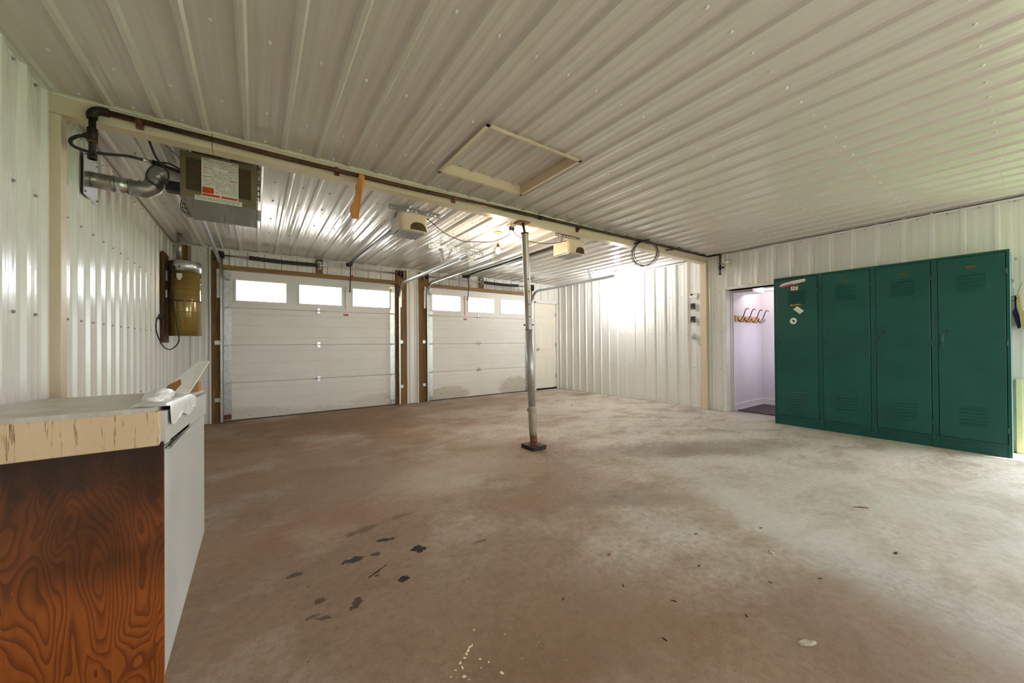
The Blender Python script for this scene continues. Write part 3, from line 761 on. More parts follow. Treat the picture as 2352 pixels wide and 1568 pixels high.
# ================================================================== OPENERS
def opener(cx, y, rail_end, label, side_mat, hx0, hx1, ex, ao):
    root = empty('garage_door_opener', (cx, y, 2.40), label=label, cat='garage door opener', group='garage door openers')
    z0, z1 = 2.385, 2.575; w2 = .155
    # curved cover: plan outline bulging towards the camera
    prof = []
    for k in range(11):
        a = PI*k/10; prof.append((cx-w2*math.cos(a)*1.0, y+.05-.07*math.sin(a)**.7))
    body = MB(); ring = []
    lev = [(z0, .82), (z0+.02, .94), (z0+.06, 1.0), (z1-.03, 1.0), (z1, .93)]
    for z, s_ in lev:
        r_ = [body.bm.verts.new((cx+(px-cx)*s_, y+.05+(py-y-.05)*s_, z)) for px, py in prof]
        r_ += [body.bm.verts.new((cx+w2*s_, y+.10, z)), body.bm.verts.new((cx-w2*s_, y+.10, z))]
        ring.append(r_)
    for a, b in zip(ring[:-1], ring[1:]):
        n = len(a)
        for k in range(n):
            f = body.bm.faces.new((a[k], a[(k+1) % n], b[(k+1) % n], b[k])); f.smooth = k < 10
    body.bm.faces.new(ring[0]); body.bm.faces.new(ring[-1])
    reloc(body.build('cover', M['opener'], root), root)
    reloc(MB().box(cx-w2+.005, cx+w2-.005, y+.10, y+.33, z0+.012, z1-.01, .006).build('chassis', side_mat, root, label='metal motor chassis'), root)
    reloc(MB().box(cx-w2+.02, cx+w2-.02, y+.03, y+.32, z0-.004, z0+.012, .004).build('base_tray', M['galv_dull'], root), root)
    # light lens cut in the lower front: dark trapezoid panel following the curve
    ln = MB(); top = []; bot = []
    for k in range(1, 12):
        u = -0.45+1.38*k/11; u = max(-.97, min(.97, u)); a = math.acos(-u)
        px, py = cx+w2*u, y+.05-.07*math.sin(a)**.7-.002
        hgt = .080*max(.04, 1-abs((u-.26)/.72)**3.2)
        bot.append(ln.bm.verts.new((px, py+.004, z0+.010))); top.append(ln.bm.verts.new((px, py, z0+.012+hgt)))
    for i in range(len(bot)-1): ln.bm.faces.new((bot[i], bot[i+1], top[i+1], top[i]))
    reloc(ln.build('light_lens', M['lens'], root), root)
    # rail
    zr = 2.585
    reloc(MB().prism([(cx-.016, y+.30), (cx+.016, y+.30), (ex+.016, rail_end), (ex-.016, rail_end)], 'z', zr-.012, zr+.018).prism([(cx-.024, y+.30), (cx+.024, y+.30), (ex+.024, rail_end), (ex-.024, rail_end)], 'z', zr-.016, zr-.012).build('rail', M['steel_dark'], root), root)
    cx0 = cx; cx = ex
    reloc(MB().box(cx-.04, cx+.04, rail_end-.04, rail_end+.03, zr-.03, zr+.03, .006).box(cx-.02, cx+.02, rail_end-.22, rail_end-.10, zr-.055, zr-.01, .004).build('header_pulley', M['black'], root), root)
    # arm to the door
    reloc(MB().tube([(cx, rail_end-.15, zr-.05), (cx+ao*.4, rail_end-.03, 2.36), (cx+ao, YF-.012, 2.13)], .009, 8).build('door_arm', M['black'], root), root)
    reloc(MB().tube(smooth_path([(cx+.03, rail_end-.16, zr-.05), (cx+.034, rail_end-.16, 2.48), (cx+.028, rail_end-.16, 2.38)]), .004, 6).box(cx+.01, cx+.05, rail_end-.165, rail_end-.155, 2.355, 2.38, .003).build('release_cord', M['red'], root), root)
    cx = cx0
    # mounting angle + straps
    reloc(perf(MB(), (hx0, y+.12, H-.023), (hx1, y+.12, H-.023), .04).build('mounting_angle', M['galv_dull'], root), root)
    for x in (cx-w2+.01, cx+w2-.01):
        reloc(perf(MB(), (x, y+.13, H-.03), (x, y+.18, z1-.03), .025).build('mounting_strap', M['galv_dull'], root), root)
opener(1.40, 3.80, 6.95, 'cream garage door opener left of the steel post, with a grey metal side', M['galv_dull'], 1.16, 1.75, 1.355, .055)
opener(3.60, 3.56, 6.86, 'cream garage door opener right of the steel post, hung from the rear ceiling', M['opener'], 3.30, 3.78, 3.60, .215)
# ceiling outlet + two cords
ol = empty('ceiling_outlet', (2.64, 3.76, H), label='small ceiling socket behind the beam with two black plugs', cat='outlet')
reloc(MB().box(2.59, 2.69, 3.72, 3.80, H-.04, H-.002, .004).build('box', M['trim'], ol), ol)
for x in (2.62, 2.66): reloc(MB().box(x-.013, x+.013, 3.745, 3.775, H-.085, H-.04, .005).build('plug', M['black'], ol), ol)
MB().tube(smooth_path([(2.615, 3.76, H-.085), (2.60, 3.78, 2.53), (2.42, 3.84, 2.44), (2.20, 3.88, 2.41), (2.02, 3.90, 2.40), (1.78, 3.88, 2.45), (1.60, 3.85, 2.54), (1.55, 3.86, 2.57)]), .0045, 6).build('power_cord', M['rubber'], None, label='black power cord sagging from the ceiling socket to the left opener', cat='cord')
MB().tube(smooth_path([(2.665, 3.76, H-.085), (2.72, 3.75, 2.54), (2.86, 3.70, 2.48), (3.06, 3.66, 2.47), (3.26, 3.64, 2.50), (3.46, 3.63, 2.56), (3.56, 3.66, 2.59)]), .0045, 6).build('power_cord', M['rubber'], None, label='black power cord passing behind the steel post to the right opener', cat='cord')
# hanging bulb
bl = empty('pendant_bulb', (2.68, 4.14, H), label='bare lit bulb hanging on a short cord from the rear ceiling', cat='light bulb')
reloc(MB().lathe([(.055, -.004), (.05, -.018), (.02, -.028)], (2.68, 4.14, H), 16).build('ceiling_box', M['tan'], bl), bl)
reloc(MB().tube([(2.68, 4.14, H-.028), (2.682, 4.14, 2.51)], .004, 6).build('cord', M['tan'], bl), bl)
reloc(MB().lathe([(.012, .055), (.017, .045), (.019, .0)], (2.682, 4.14, 2.465), 14).build('socket', M['gold'], bl), bl)
bu = reloc(MB().lathe([(.013, .055), (.016, .045), (.029, .025), (.032, .005), (.027, -.015), (.012, -.028), (.003, -.030)], (2.682, 4.14, 2.41), 18).build('bulb', M['bulb_warm'], bl), bl)
b2 = empty('wall_bulb', (6.12, 4.95, H), label='glaring white bulb near the ceiling and the right wall, behind the track end', cat='light bulb')
reloc(MB().lathe([(.06, -.022), (.055, -.045), (.02, -.06), (.018, -.17)], (6.12, 4.95, H), 16).build('lamp_holder', M['white'], b2), b2)
bu2 = reloc(MB().lathe([(.013, .06), (.018, .045), (.036, .02), (.040, 0), (.034, -.02), (.015, -.034), (.003, -.037)], (6.12, 4.95, 2.44), 18).build('bulb', M['bulb_white'], b2), b2)
for b_ in (bu, bu2): b_.visible_shadow = False if False else True

# ================================================================== HEATER, FLUE, GAS
ht = empty('gas_heater', (-.21, 3.95, 2.31), label='taupe unit heater hung behind the beam, covered in white and red notices', cat='heater')
hx0, hx1, hy0, hy1 = -.46, .012, 3.66, 4.12
reloc(MB().box(hx0, hx1, hy0, hy1, 2.292, 2.645, .006).build('casing', M['heater'], ht), ht)
hood = MB()   # steel hood below the front, left corner cut away
f = [(hx0, hy0-.003, 2.306), (hx1, hy0-.003, 2.282), (hx1, hy0+.02, 2.145), (hx0+.075, hy0+.02, 2.145)]
b_ = [(p[0], hy0+.05 if i < 2 else hy0+.035, p[2]) for i, p in enumerate(f)]
vf = [hood.bm.verts.new(p) for p in f]; vb = [hood.bm.verts.new(p) for p in b_]
hood.bm.faces.new(vf); hood.bm.faces.new(list(reversed(vb)))
for i in range(4): hood.bm.faces.new((vf[i], vf[(i+1) % 4], vb[(i+1) % 4], vb[i]))
reloc(hood.build('air_hood', M['heater_hood'], ht), ht)
for (a, b) in ((-.425, -.338), (-.105, -.027)):
    z0, z1 = 2.355, 2.60
    lv = reloc(MB().box(a, b, hy0-.002, hy0+.001, z0, z1).build('louvre_panel', M['louvre'], ht), ht)
    mb = MB()
    for k in range(19):
        z = z0+(z1-z0)*(k+.5)/19; mb.prism([(hy0-.002, z-.004), (hy0-.008, z-.002), (hy0-.002, z+.004)], 'x', a+.003, b-.003)
    mb.build('louvre_slat', M['heater'], lv, kind='stuff')
lb = reloc(MB().box(-.335, -.108, hy0-.003, hy0, 2.325, 2.625).build('notice_sheet', M['label_w'], ht, label='white printed notice sheet'), ht)
for q in ((-.330, -.262, 2.352, 2.398), (-.330, -.225, 2.330, 2.346), (-.215, -.114, 2.330, 2.346), (-.328, -.27, 2.548, 2.552), (-.17, -.115, 2.548, 2.552), (-.328, -.28, 2.478, 2.482), (-.16, -.115, 2.474, 2.478), (-.328, -.29, 2.615, 2.619), (-.15, -.115, 2.610, 2.614)):
    MB().box(q[0], q[1], hy0-.0045, hy0-.0028, q[2], q[3]).build('red_bar', M['label_r'], lb)
ink = MB(); rr = random.Random(3)
z = 2.608
while z > 2.36:
    x = -.326 if z > 2.405 else -.252
    while x < -.118:
        L = rr.uniform(.008, .03)
        if rr.random() < .82 and not (2.545 < z < 2.556): ink.box(x, min(x+L, -.114), hy0-.0038, hy0-.0028, z, z+.0022)
        x += L+.005
    z -= .0068
ink.build('small_print', M['ink'], lb, kind='stuff')
l2 = reloc(MB().box(-.375, -.085, hy0-.005, hy0-.001, 2.290, 2.325).build('caution_strip', M['label_w'], ht), ht)
ink = MB()
for z in (2.316, 2.308, 2.300):
    x = -.365
    while x < -.1:
        L = rr.uniform(.01, .03); ink.box(x, x+L, hy0-.0062, hy0-.0048, z, z+.003); x += L+.006
ink.build('small_print', M['ink'], l2, kind='stuff')
reloc(MB().box(-.55, -.462, 3.72, 3.80, 2.345, 2.42, .006).build('control_box', M['black'], ht), ht)
g = MB()
for k in range(7): g.tube(smooth_path([(hx0-.005+.01*k, 3.78, 2.31), (hx0-.01+.012*k, 3.80, 2.24), (hx0+.03+.014*k, 3.86, 2.20)], 4), .003, 5)
for z in (2.28, 2.25, 2.22): g.tube([(hx0-.008, 3.785, z), (hx0+.08, 3.80, z-.02)], .003, 5)
reloc(g.build('fan_guard', M['black'], ht), ht)
for (x, y) in ((hx1+.03, 3.72), (hx1+.03, 4.1), (hx0-.02, 4.15)):
    reloc(perf(MB(), (x, y, H-.02), (x, y, 2.50), .03).build('mounting_strap', M['galv_dull'], ht), ht)
reloc(MB().box(hx1, hx1+.03, 3.70, 3.76, 2.22, 2.30, .004).build('side_bracket', M['galv_dull'], ht), ht)
# flue
fl = empty('flue_pipe', (XL, 3.92, 2.385), label='foil-taped metal flue pipe running from the left wall into the heater', cat='pipe')
reloc(MB().box(XL+.021, XL+.026, 3.77, 4.04, 2.235, 2.545).build('wall_plate', M['galv'], fl), fl)
P0 = [(XL+.02, 3.92, 2.385), (-.93, 3.92, 2.385), (-.84, 3.92, 2.382), (-.76, 3.92, 2.378)]
reloc(MB().tube(P0, .056, 18).build('straight_section', M['duct'], fl), fl)
P1 = smooth_path([(-.765, 3.92, 2.376), (-.70, 3.92, 2.378), (-.65, 3.92, 2.41), (-.635, 3.92, 2.455)], 4)
P2 = smooth_path([(-.635, 3.92, 2.45), (-.625, 3.92, 2.50), (-.585, 3.92, 2.535), (-.53, 3.92, 2.53), (-.455, 3.92, 2.515)], 4)
for P_ in (P1, P2): reloc(MB().tube(P_, [.059 if i % 4 else .062 for i in range(len(P_))], 16).build('elbow', M['galv_dull'], fl), fl)
for x in (-.86, -.77, -.72): reloc(MB().cyl((x-.004, 3.92, 2.381), (x+.008, 3.92, 2.381), .0605, 18).build('seam_ring', M['galv_dull'], fl), fl)
reloc(MB().cyl((-.855, 3.92, 2.383), (-.79, 3.92, 2.380), .0585, 18).build('foil_tape', M['galv'], fl), fl)
for (y, z) in ((3.79, 2.52), (4.02, 2.52), (3.79, 2.26), (4.02, 2.26)): reloc(MB().sphere((XL+.027, y, z), .006, 8).build('screw', M['steel_dark'], fl), fl)
# gas pipe along the beam
gp = empty('gas_pipe', (2.8, 3.245, 2.60), label='rusty black iron gas pipe running along the front of the beam', cat='pipe')
yP = 3.243
reloc(MB().tube([(-.75, yP, 2.603), (.2, yP, 2.590), (1.2, yP, 2.592), (2.66, yP, 2.617)], .0175, 10).build('pipe_run', M['iron'], gp), gp)
reloc(MB().tube([(2.72, yP, 2.616), (4.4, yP, 2.635), (6.38, yP, 2.655)], .0170, 10).build('pipe_run', M['iron'], gp), gp)
reloc(MB().cyl((2.65, yP, 2.615), (2.735, yP, 2.617), .022, 10).build('union', M['iron_dark'], gp), gp)
reloc(MB().tube(smooth_path([(-.73, yP, 2.603), (-.775, yP, 2.600), (-.80, yP, 2.575), (-.80, yP, 2.545)], 4), .0245, 12).build('elbow', M['iron_dark'], gp), gp)
reloc(MB().cyl((-.80, yP, 2.55), (-.80, yP, 2.30), .0165, 12).build('drop_pipe', M['iron_dark'], gp), gp)
reloc(MB().cyl((-.80, yP, 2.485), (-.80, yP, 2.405), .0235, 12).cyl((-.80, yP, 2.445), (-.835, yP+.03, 2.445), .018, 10).build('tee', M['iron_dark'], gp), gp)
reloc(MB().cyl((-.80, yP, 2.402), (-.80, yP, 2.409), .0245, 12).build('tee_collar', M['gold'], gp), gp)
reloc(MB().cyl((-.80, yP, 2.33), (-.80, yP, 2.30), .0215, 12).build('end_cap', M['iron_dark'], gp), gp)
for x in (-.60, .55, 1.60, 3.3): reloc(MB().box(x-.018, x+.018, 3.262, 3.279, 2.56, 2.62, .002).cyl((x-.014, yP, 2.598), (x+.014, yP, 2.598), .0185, 12).build('pipe_clip', M['rust'], gp), gp)
reloc(MB().tube(smooth_path([(6.38, yP, 2.655), (6.44, yP-.005, 2.655), (6.452, yP-.05, 2.655), (6.452, 3.07, 2.652), (6.452, 3.05, 2.63), (6.452, 3.05, 2.56), (6.452, 3.05, 2.46)], 4), .013, 10).build('corner_run', M['iron_dark'], gp), gp)
reloc(MB().cyl((6.452, 3.05, 2.47), (6.452, 3.05, 2.40), .020, 12).cyl((6.452, 3.05, 2.425), (6.452, 2.985, 2.425), .011, 8).cyl((6.452, 3.05, 2.50), (6.452, 3.075, 2.50), .010, 8).build('valve', M['iron_dark'], gp), gp)
reloc(MB().cyl((6.452, 3.05, 2.40), (6.452, 3.05, 2.33), .012, 10).cyl((6.452, 3.05, 2.335), (6.452, 3.05, 2.31), .017, 10).build('drip_leg', M['iron'], gp), gp)
# gas hose from the tee to the heater
hs = empty('gas_hose', (-.84, 3.28, 2.44), label='black gas hose curling from the pipe tee over to the heater', cat='hose')
reloc(MB().tube(smooth_path([(-.835, 3.275, 2.445), (-.87, 3.29, 2.44), (-.905, 3.31, 2.415), (-.90, 3.33, 2.39), (-.85, 3.34, 2.378), (-.78, 3.35, 2.385), (-.68, 3.40, 2.42), (-.62, 3.44, 2.43)]), .0095, 8).build('hose', M['rubber'], hs), hs)
reloc(MB().tube([(-.645, 3.43, 2.428), (-.58, 3.47, 2.44)], .010, 8).build('crimp_fitting', M['galv'], hs), hs)
reloc(MB().tube(smooth_path([(-.58, 3.47, 2.44), (-.54, 3.52, 2.45), (-.46, 3.68, 2.48)]), .012, 8).cyl((-.575, 3.475, 2.44), (-.53, 3.53, 2.45), .017, 8).build('connector', M['iron_dark'], hs), hs)
lp = []
for k in range(29):
    a = 2*PI*k/24-.9; lp.append((-.545+.047*math.cos(a), 3.48+.004*k/24, 2.375+.062*math.sin(a)))
cb = [(-.60, 3.44, H-.03), (-.585, 3.45, 2.56), (-.56, 3.46, 2.48), (-.535, 3.47, 2.44)]
MB().tube(smooth_path(cb+[(-.497, 3.48, 2.385), (-.505, 3.48, 2.325), (-.55, 3.48, 2.285), (-.603, 3.48, 2.32), (-.598, 3.485, 2.385), (-.55, 3.49, 2.445), (-.50, 3.55, 2.48), (-.455, 3.68, 2.50)]), .0065, 8).build('looped_cable', M['rubber'], None, label='thick black cable with one loop hanging left of the heater', cat='cable')
MB().tube(smooth_path([(-.56, 3.46, H-.02), (-.53, 3.47, 2.60), (-.49, 3.55, 2.58), (-.455, 3.68, 2.58)]), .002, 5).build('thin_wire', M['rubber'], None, label='thin black wire drooping from the ceiling to the heater top', cat='wire')

# ================================================================== THINGS ON THE BEAM
wd_poly = [(.708, 2.588), (.752, 2.580), (.741, 2.50), (.73, 2.45), (.715, 2.34), (.707, 2.27), (.702, 2.213), (.66, 2.213), (.645, 2.232), (.638, 2.275), (.643, 2.312), (.668, 2.35), (.675, 2.39), (.682, 2.43), (.682, 2.49), (.698, 2.512), (.704, 2.56)]
stk = MB().prism(wd_poly, 'y', 3.190, 3.216)
bmesh.ops.bevel(stk.bm, geom=stk.bm.edges[:], offset=.003, segments=1, affect='EDGES')
stk.build('wooden_paddle', M['stick'], None, label='rough orange wooden paddle hanging off the pipe on the beam', cat='wood')
wc = MB()
c = Vector((4.52, 3.17, 2.435)); dv = (c-Vector((0, 0, 1.17))); dv.z = 0; dv.normalize(); sv = Vector((dv.y, -dv.x, 0))
rr = random.Random(5)
for q in range(5):
    R_ = .165+rr.uniform(-.012, .012); off = dv*rr.uniform(-.02, .02)+sv*rr.uniform(-.012, .022)+Vector((0, 0, .17-R_))
    wc.tube([c+off+sv*R_*math.cos(2*PI*k/40)+Vector((0, 0, R_*1.04*math.sin(2*PI*k/40))) for k in range(40)], .0042, 6, closed=True)
wc.build('wire_coil', M['wire'], None, label='thin wire coil hanging from a peg on the right part of the beam', cat='wire')
MB().tube([(4.44, 3.275, 2.585), (4.50, 3.17, 2.612), (4.56, 3.10, 2.622)], .009, 8).build('peg', M['iron_dark'], None, label='dark metal peg in the beam carrying the wire coil', cat='peg')
MB().tube([(5.22, 3.275, 2.60), (5.27, 3.19, 2.603), (5.33, 3.11, 2.628)], .009, 8).build('peg', M['iron_dark'], None, label='empty dark metal peg in the beam, nearer the right wall', cat='peg')
# small cream pipe by the right post
cp = empty('plastic_pipe', (6.46, 3.0, 2.6), label='short cream plastic pipe with an elbow high beside the right post', cat='pipe')
reloc(MB().tube(smooth_path([(6.455, 2.995, H-.022), (6.455, 2.995, 2.56), (6.455, 2.985, 2.52), (6.455, 2.95, 2.505), (6.455, 2.915, 2.505)], 5), .019, 12).build('pipe', M['pvc'], cp), cp)
reloc(MB().cyl((6.455, 2.93, 2.505), (6.455, 2.885, 2.505), .027, 12).box(6.47, 6.495, 2.87, 2.945, 2.47, 2.54, .002).build('coupling', M['pvc'], cp), cp)

# ================================================================== STEEL POST
co = empty('support_post', (2.55, 3.23, 0), label='leaning adjustable steel post with peeling silver paint, holding up the beam', cat='post')
bx, by = 2.55, 3.23; tx, ty = 2.485, 3.285
def cpnt(z): return (bx+(tx-bx)*z/2.5, by+(ty-by)*z/2.5, z)
reloc(MB().box(2.455, 2.645, 3.125, 3.34, 0, .045, .003).build('base_plate', M['iron_dark'], co), co)
reloc(MB().cyl((bx, by, .045), cpnt(.19), .040, 16).cyl((bx, by, .045), (bx, by, .06), .055, 16).build('rusted_foot', M['rust'], co), co)
reloc(MB().tube([cpnt(.15), cpnt(.22), cpnt(.36), cpnt(.45), cpnt(.47)], [.044, .046, .047, .046, .043], 18).build('lower_sleeve', M['colpaint'], co, label='flaking grey-beige lower sleeve'), co)
reloc(MB().tube([cpnt(.46), cpnt(1.32)], .0415, 20).build('outer_tube', M['column'], co), co)
reloc(MB().tube([cpnt(1.32), cpnt(1.34), cpnt(2.40), cpnt(2.405)], [.0415, .038, .038, .0415], 20).build('inner_tube', M['column'], co), co)
reloc(MB().cyl(cpnt(2.40), cpnt(2.415), .044, 16).build('collar', M['rust'], co), co)
reloc(MB().cyl(cpnt(2.41), (tx, ty+.03, 2.535), .013, 10).build('screw_jack', M['iron'], co), co)
reloc(MB().box(tx-.07, tx+.07, 3.26, 3.40, 2.534, 2.5445).build('top_plate', M['rust'], co), co)
vd = Vector((-.60, -.80, 0)); sdv = Vector((-.8, .6, 0))
for z in (1.47, 1.61, 1.75, 1.89):
    p = Vector(cpnt(z)); a = (vd*.9+Vector((.8, -.6, 0))*.44).normalized()
    reloc(MB().cyl(p+a*.036, p+a*.0388, .0085, 10).build('pin_hole', M['black'], co), co)
p = Vector(cpnt(1.38)); s2 = Vector((.82, -.57, 0))
reloc(MB().cyl(p-s2*.056, p+s2*.056, .008, 8).build('locking_pin', M['iron_dark'], co), co)
reloc(MB().sphere(Vector(cpnt(.43))-s2*.048, .012, 8, 2).build('weld_lug', M['colpaint'], co), co)

# ================================================================== ATTIC HATCH
ha = empty('attic_hatch', ((HX0+HX1)/2, (HY0+HY1)/2, H), label='square attic hatch with a cream metal edge frame in the ribbed ceiling', cat='hatch')
for q, nm in (((HX0, HX0+.004, HY0, HY1), 'side_liner'), ((HX1-.004, HX1, HY0, HY1), 'side_liner'), ((HX0, HX1, HY0, HY0+.004), 'side_liner'), ((HX0, HX1, HY1-.004, HY1), 'side_liner')):
    reloc(MB().box(q[0], q[1], q[2], q[3], H-.024, H+.062).build(nm, M['beam'], ha), ha)
for q in ((HX0-.026, HX0+.004, HY0-.026, HY1+.026), (HX1-.004, HX1+.026, HY0-.026, HY1+.026), (HX0-.026, HX1+.026, HY0-.026, HY0+.004), (HX0-.026, HX1+.026, HY1-.004, HY1+.026)):
    reloc(MB().box(q[0], q[1], q[2], q[3], H-.027, H-.022, .001).build('edge_frame', M['beam'], ha), ha)
reloc(MB().box(HX0+.002, HX1-.002, HY0+.002, HY1-.002, H+.064, H+.08).build('lid_board', M['ceil'], ha), ha)
o = sheet(ha, 'z', H+.064, -1, HX0+.004, HX1-.004, HY0+.004, HY1-.004, PH+.06, M['ceil']); reloc(o, ha); o.name = 'lid_sheet'
o = screws(ha, 'z', H+.062, -1, [(HX0+.05+.122*k, HY1-.03) for k in range(7)], .008); reloc(o, ha)

# ================================================================== CENTRAL VACUUM
vx, vy, vr = -.765, 6.50, .166
vb_ = MB().box(XL+.021, XL+.045, 6.33, 6.66, 1.22, 2.38, .003).build('mounting_board', M['board_dark'], None, label='dark brown board on the left wall behind the gold canister', cat='board')
vc = empty('vacuum_canister', (vx, vy, 1.30), label='olive-gold central vacuum canister with a silver top band in the far left corner', cat='vacuum')
reloc(MB().lathe([(vr-.01, 1.305), (vr, 1.315), (vr, 1.70), (vr, 1.74), (vr-.002, 2.15)], (vx, vy, 0), 32).build('body', M['olive'], vc), vc)
reloc(MB().lathe([(vr+.002, 2.15), (vr+.002, 2.282), (vr-.01, 2.29), (.05, 2.30)], (vx, vy, 0), 32).build('top_band', M['galv'], vc), vc)
for z in (1.38, 1.46, 1.54, 1.62, 1.84, 1.92, 2.0, 2.07): reloc(MB().lathe([(vr-.001, z-.004), (vr+.003, z-.001), (vr+.003, z+.001), (vr-.001, z+.004)], (vx, vy, 0), 32).build('rolled_ring', M['olive'], vc), vc)
reloc(MB().lathe([(vr+.001, 1.755), (vr+.006, 1.758), (vr+.006, 1.768), (vr+.001, 1.771)], (vx, vy, 0), 32).build('clamp_ring', M['iron'], vc), vc)
dcam = Vector((-vx, -vy, 0)).normalized()
def on_can(ang, z, rad=vr): # direction rotated from the camera direction
    c_, s_ = math.cos(ang), math.sin(ang); d_ = Vector((dcam.x*c_-dcam.y*s_, dcam.x*s_+dcam.y*c_, 0)); return Vector((vx, vy, z))+d_*rad, d_
def can_patch(a0, a1, z0, z1, rad, mat, name, n=5):
    mb = MB(); lo = [mb.bm.verts.new(on_can(a0+(a1-a0)*k/n, z0, rad)[0]) for k in range(n+1)]; hi = [mb.bm.verts.new(on_can(a0+(a1-a0)*k/n, z1, rad)[0]) for k in range(n+1)]
    for k in range(n): mb.bm.faces.new((lo[k], lo[k+1], hi[k+1], hi[k]))
    return reloc(mb.build(name, mat, vc), vc)
can_patch(-.52, -.18, 2.055, 2.115, vr+.004, M['label_w'], 'rating_label')
can_patch(-.45, -.25, 2.03, 2.056, vr+.004, M['label_w'], 'rating_label')
can_patch(-.10, .02, 1.64, 1.78, vr+.009, M['olive'], 'latch')
for a in (-.70, -.34): can_patch(a-.05, a+.05, 2.19, 2.215, vr+.005, M['black'], 'socket_slot', 2)
for z in (2.175, 2.215):
    for a in (.42, .85): can_patch(a-.12, a+.12, z, z+.006, vr+.005, M['iron_dark'], 'vent_slot', 3)
a1_, _ = on_can(-.70, 2.195, vr+.02)
pth = [a1_, on_can(-.68, 2.0, vr+.035)[0], on_can(-.58, 1.7, vr+.035)[0], on_can(-.42, 1.45, vr+.035)[0], on_can(-.32, 1.30, vr+.03)[0], on_can(-.42, 1.20, vr+.02)[0], on_can(-.9, 1.13, vr+.02)[0], Vector((-.93, 6.12, 1.18)), Vector((-.965, 6.0, 1.35)), Vector((-.965, 6.03, 1.50)), Vector((-.955, 6.20, 1.535))]
MB().tube(smooth_path(pth), .0065, 8).build('power_cord', M['rubber'], None, label='black cord drooping below the gold canister to a wall socket', cat='cord')
MB().box(XL+.022, XL+.05, 6.17, 6.27, 1.50, 1.57, .004).build('wall_socket', M['black'], None, label='small black socket on the left wall where the canister cord ends', cat='socket')
MB().cyl((vx-.06, 6.52, 2.30), (vx-.06, 6.52, H-.003), .028, 14).cyl((vx-.06, 6.52, 2.30), (vx-.06, 6.52, 2.33), .034, 14).build('exhaust_pipe', M['duct'], None, label='vertical metal pipe from the canister top up to the ceiling', cat='pipe')
MB().box(XL+.046, XL+.062, 6.42, 6.47, 2.02, 2.15, .003).box(XL+.046, XL+.062, 6.42, 6.47, 1.80, 1.90, .003).build('hanging_bracket', M['galv'], None, label='pale metal bracket plates on the dark board left of the canister', cat='bracket')
MB().box(-.90, -.80, YF-.09, YF-.024, 1.9, H-.035, .004).build('wooden_stud', M['lumberz'], None, label='short brown upright timber behind the canister in the far corner', cat='timber')

# ================================================================== RIGHT WALL CONTROLS
xw = XR-.022
th = empty('thermostat', (xw, 3.52, 2.02), label='white thermostat with a small display, topmost of the four wall controls', cat='thermostat')
reloc(MB().box(xw-.026, xw, 3.455, 3.585, 1.965, 2.06, .004).build('body', M['white'], th), th)
reloc(MB().box(xw-.028, xw-.025, 3.525, 3.572, 2.015, 2.045).build('display', M['lens'], th), th)
reloc(MB().box(xw-.028, xw-.025, 3.475, 3.49, 2.03, 2.04).build('button', M['grey'], th), th)
for z, lab in ((1.815, 'black door opener button just under the thermostat'), (1.58, 'black door opener button between its twin and the grey switch')):
    b = empty('wall_button', (xw, 3.53, z), label=lab, cat='switch')
    reloc(MB().box(xw-.03, xw, 3.492, 3.572, z-.056, z+.056, .005).build('body', M['darkgrey'], b), b)
    reloc(MB().box(xw-.034, xw-.029, 3.508, 3.556, z-.02, z+.045, .003).build('push_plate', M['black'], b), b)
    reloc(MB().box(xw-.033, xw-.029, 3.512, 3.552, z-.045, z-.033, .001).build('light_switch', M['grey'], b), b)
b = empty('light_switch', (xw, 3.535, 1.27), label='light grey surface switch box, lowest of the four wall controls', cat='switch')
reloc(MB().box(xw-.045, xw, 3.492, 3.58, 1.225, 1.325, .004).build('box', M['grey'], b), b)
reloc(MB().box(xw-.052, xw-.044, 3.50, 3.572, 1.232, 1.318, .002).build('cover_plate', M['grey'], b), b)
reloc(MB().box(xw-.06, xw-.05, 3.53, 3.542, 1.262, 1.288, .002).build('toggle', M['white'], b), b)

# ================================================================== COAT RACK, HALL
cr = empty('coat_rack', (7.2, DY1-.03, 1.57), label='pine board with dark double hooks on the hallway wall', cat='coat rack')
yh = DY1-.032
reloc(MB().box(6.74, 7.70, yh-.018, yh, 1.515, 1.625, .003).build('board', M['pine'], cr), cr)
for x in (6.82, 7.08, 7.36, 7.62):
    hk = MB(); hk.tube(smooth_path([(x, yh-.02, 1.60), (x, yh-.022, 1.55), (x+.0, yh-.05, 1.535), (x, yh-.10, 1.60), (x, yh-.135, 1.70), (x, yh-.16, 1.735), (x, yh-.19, 1.72)]), .007, 6)
    hk.tube(smooth_path([(x, yh-.03, 1.54), (x, yh-.06, 1.515), (x, yh-.10, 1.53), (x, yh-.115, 1.56), (x, yh-.14, 1.565)]), .006, 6)
    reloc(hk.build('hook', M['iron_dark'], cr), cr)
MB().prism([(HLX+.02, DY1-.07), (HLX+.02, 1.15), (HBX-.05, 1.15), (HBX-.05, DY1-.075)], 'z', 0.001, .012).build('floor_mat', M['carpet'], None, label='dark speckled mat on the hallway floor beyond the doorway', cat='mat')
hl = empty('hall_lamp', (7.35, 2.3, 2.345), label='small round ceiling lamp in the hallway, half hidden by the lockers', cat='lamp')
reloc(MB().lathe([(.075, -.003), (.075, -.02), (.06, -.03), (.01, -.034)], (7.62, 2.62, 2.35), 20).build('shade', M['hall_glow'], hl), hl)

